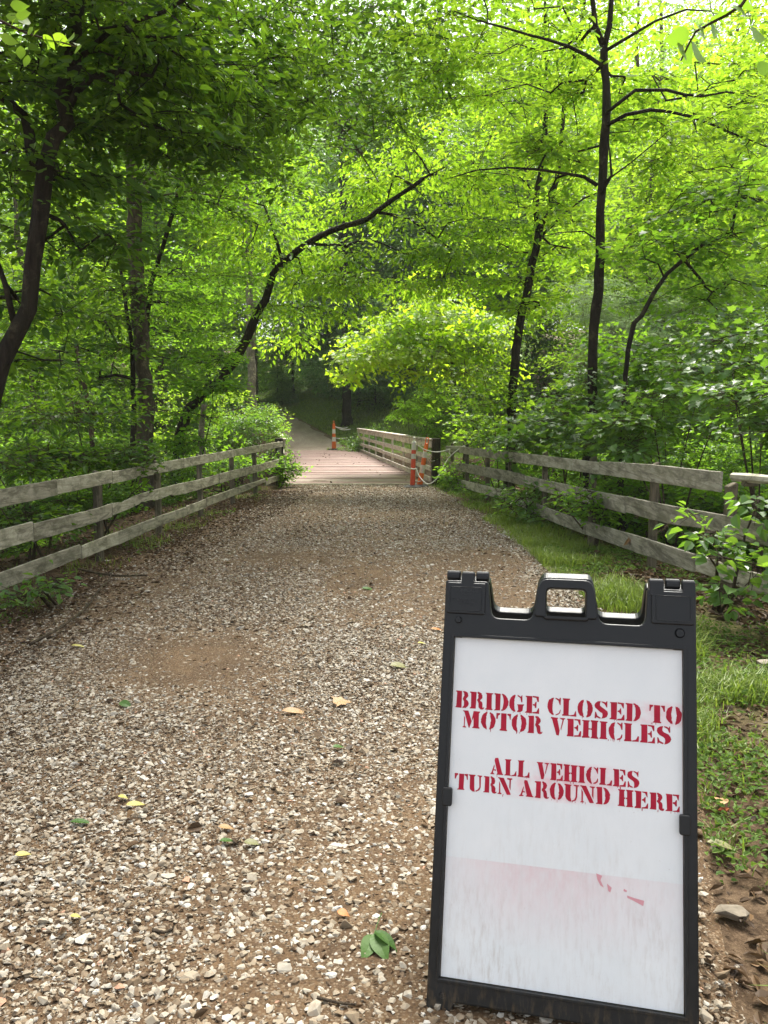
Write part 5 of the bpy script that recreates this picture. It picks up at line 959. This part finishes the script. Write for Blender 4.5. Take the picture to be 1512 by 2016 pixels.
fallen('fallen_leaf', 'pale yellow leaf alone on the left of the path', 140, 1273, .11, 12, M['fallen_yellow'], .35)
fallen('fallen_leaf', 'yellow green leaf nearest the left side of the sign top', 822, 1268, .08, 15, M['fallen_yellow'], .5)
fallen('fallen_leaf', 'orange leaf touching the left edge of the sign frame', 848, 1240, .09, 10, M['fallen_orange'], .4)
fallen('fallen_leaf', 'olive leaf in the gravel left of the upper sign', 768, 1312, .11, 10, M['fallen_olive'], .5)
fallen('fallen_leaf', 'small green leaf in the gravel on the left half of the path', 236, 1385, .07, -30, M['fallen_green'], .6)
fallen('fallen_leaf', 'small green leaf midway between the tan leaves and the olive leaf', 655, 1474, .06, 25, M['fallen_green'], .5)
fallen('fallen_leaf', 'light green leaf farthest up the path', 712, 1160, .11, 10, M['fallen_green'], .45)
fallen('fallen_leaf', 'round tan leaf just above the green and olive pair', 430, 1632, .06, 10, M['fallen_tan'], .6)
fallen('fallen_leaf', 'orange chip of leaf left of the three leaf sprig', 664, 1798, .035, -20, M['fallen_orange'], .7)
fallen('fallen_leaf', 'tiny yellow green leaf in the lower left gravel', 138, 1808, .03, 10, M['fallen_yellow'], .6)
fallen('fallen_leaf', 'yellow brown leaf at the left picture edge', 30, 1688, .045, 30, M['fallen_yellow'], .55)
fallen('fallen_leaf', 'brown dry leaf standing in the weeds right of the sign', 1424, 1588, .10, 75, M['fallen_tan'], .45)
fallen('fallen_leaf', 'pale leaf lying on the bare dirt right of the sign', 1392, 1662, .10, -10, M['fallen_olive'], .45)
def stick(name, label, pts, r0, r1, cat='twig'):
    P = resample(np.array([gnd(u, v, z) for u, v, z in pts]), .05); mb = MB(); tube(mb, P+RNG.normal(0, .002, P.shape), np.linspace(r0, r1, len(P)), 6, .5, .1); o = mb.build(name, M['twig'], None, P[0], smooth=True); o.location = P[0]; return tag(o, label, cat)
stick('fallen_twig', 'long thin curved twig lying on the path by the left fence', [(60, 1268, .045), (120, 1235, .05), (165, 1200, .05), (192, 1165, .05), (215, 1140, .07), (221, 1122, .08)], .011, .006)
stick('fallen_twig', 'dark straight twig below the left fence', [(155, 1120, .05), (220, 1132, .05), (290, 1133, .04)], .014, .008)
stick('fallen_twig', 'short brown bent twig in the lower left gravel', [(302, 1832, .02), (322, 1836, .022), (338, 1828, .02), (346, 1818, .02)], .006, .003)
stick('fallen_twig', 'short dark twig near the sign foot', [(622, 1965, .02), (660, 1972, .02), (700, 1976, .02)], .004, .003)
stick('fallen_twig', 'pale forked root under the right fence end', [(1512, 1212, .03), (1480, 1200, .04), (1462, 1192, .04), (1440, 1186, .03), (1390, 1190, .02)], .011, .006)
def rock(label, u, v, r, mt, sq=(1, .8, .5), name='stone', cat='stone'):
    p = gnd(u, v); rg = np.random.default_rng(int(u)); P = norm(rg.normal(size=(26, 3)))*np.array(sq)*r*rg.uniform(.85, 1.05, (26, 1)); mb = MB(); hull(mb, P, (0, 0, 0)); o = mb.build(name, mt); o.location = p+np.array([0, 0, r*sq[2]*.35]); tag(o, label, cat)
rock('flat tan stone lying in weeds at the lower right', 1440, 1800, .055, M['rock_dark'], (1, .7, .28)); rock('reddish brick chip on the dirt right of the sign', 1425, 1596, .022, M['brick'], (1, .6, .5), 'brick_chip', 'brick'); rock('pale stone half buried near the right fence', 1506, 1306, .06, M['rock'], (1, .6, .3))
# curled dead leaf caught on the lower right rail
p = at(1238, 1058, 7.45); mb = MB(); q = np.repeat(p[None], 5, 0)+RNG.normal(0, .012, (5, 3)); dd = np.array([0, 0, -1.])+RNG.normal(0, .3, (5, 3)); leaves(mb, q-np.array([0, .03, 0]), dd, np.array([0, -1., 0])+RNG.normal(0, .5, (5, 3)), np.full(5, .085), np.full(5, .035), 'oval', RNG.uniform(.7, 1, 5), .3, .3)
o = mb.build('dead_leaf', M['fallen_tan'], None, p); o.location = p; tag(o, 'curled brown dead leaf caught on the lower right rail', 'leaf')

# ------------------------------------------------------------------ added haze volume, lightens the dark depths under the trees
mb = MB(); V = np.array([(x, y, z) for x in (-150, 150) for y in (-25, 160) for z in (-16, 62)], float); mb.add(V, [[0, 1, 3, 2], [4, 6, 7, 5], [0, 4, 5, 1], [2, 3, 7, 6], [0, 2, 6, 4], [1, 5, 7, 3]])
hm = bpy.data.materials.new('haze'); hm.use_nodes = True; n = hm.node_tree; n.nodes.clear(); out = n.nodes.new('ShaderNodeOutputMaterial'); pv = n.nodes.new('ShaderNodeVolumePrincipled')
pv.inputs['Color'].default_value = (.86, .92, .88, 1); pv.inputs['Density'].default_value = .0005; n.links.new(pv.outputs[0], out.inputs['Volume'])
tag(mb.build('haze', hm), 'thin added haze that lightens the dark depths under the trees', 'haze', kind='stuff')
cy.volume_bounces = 1
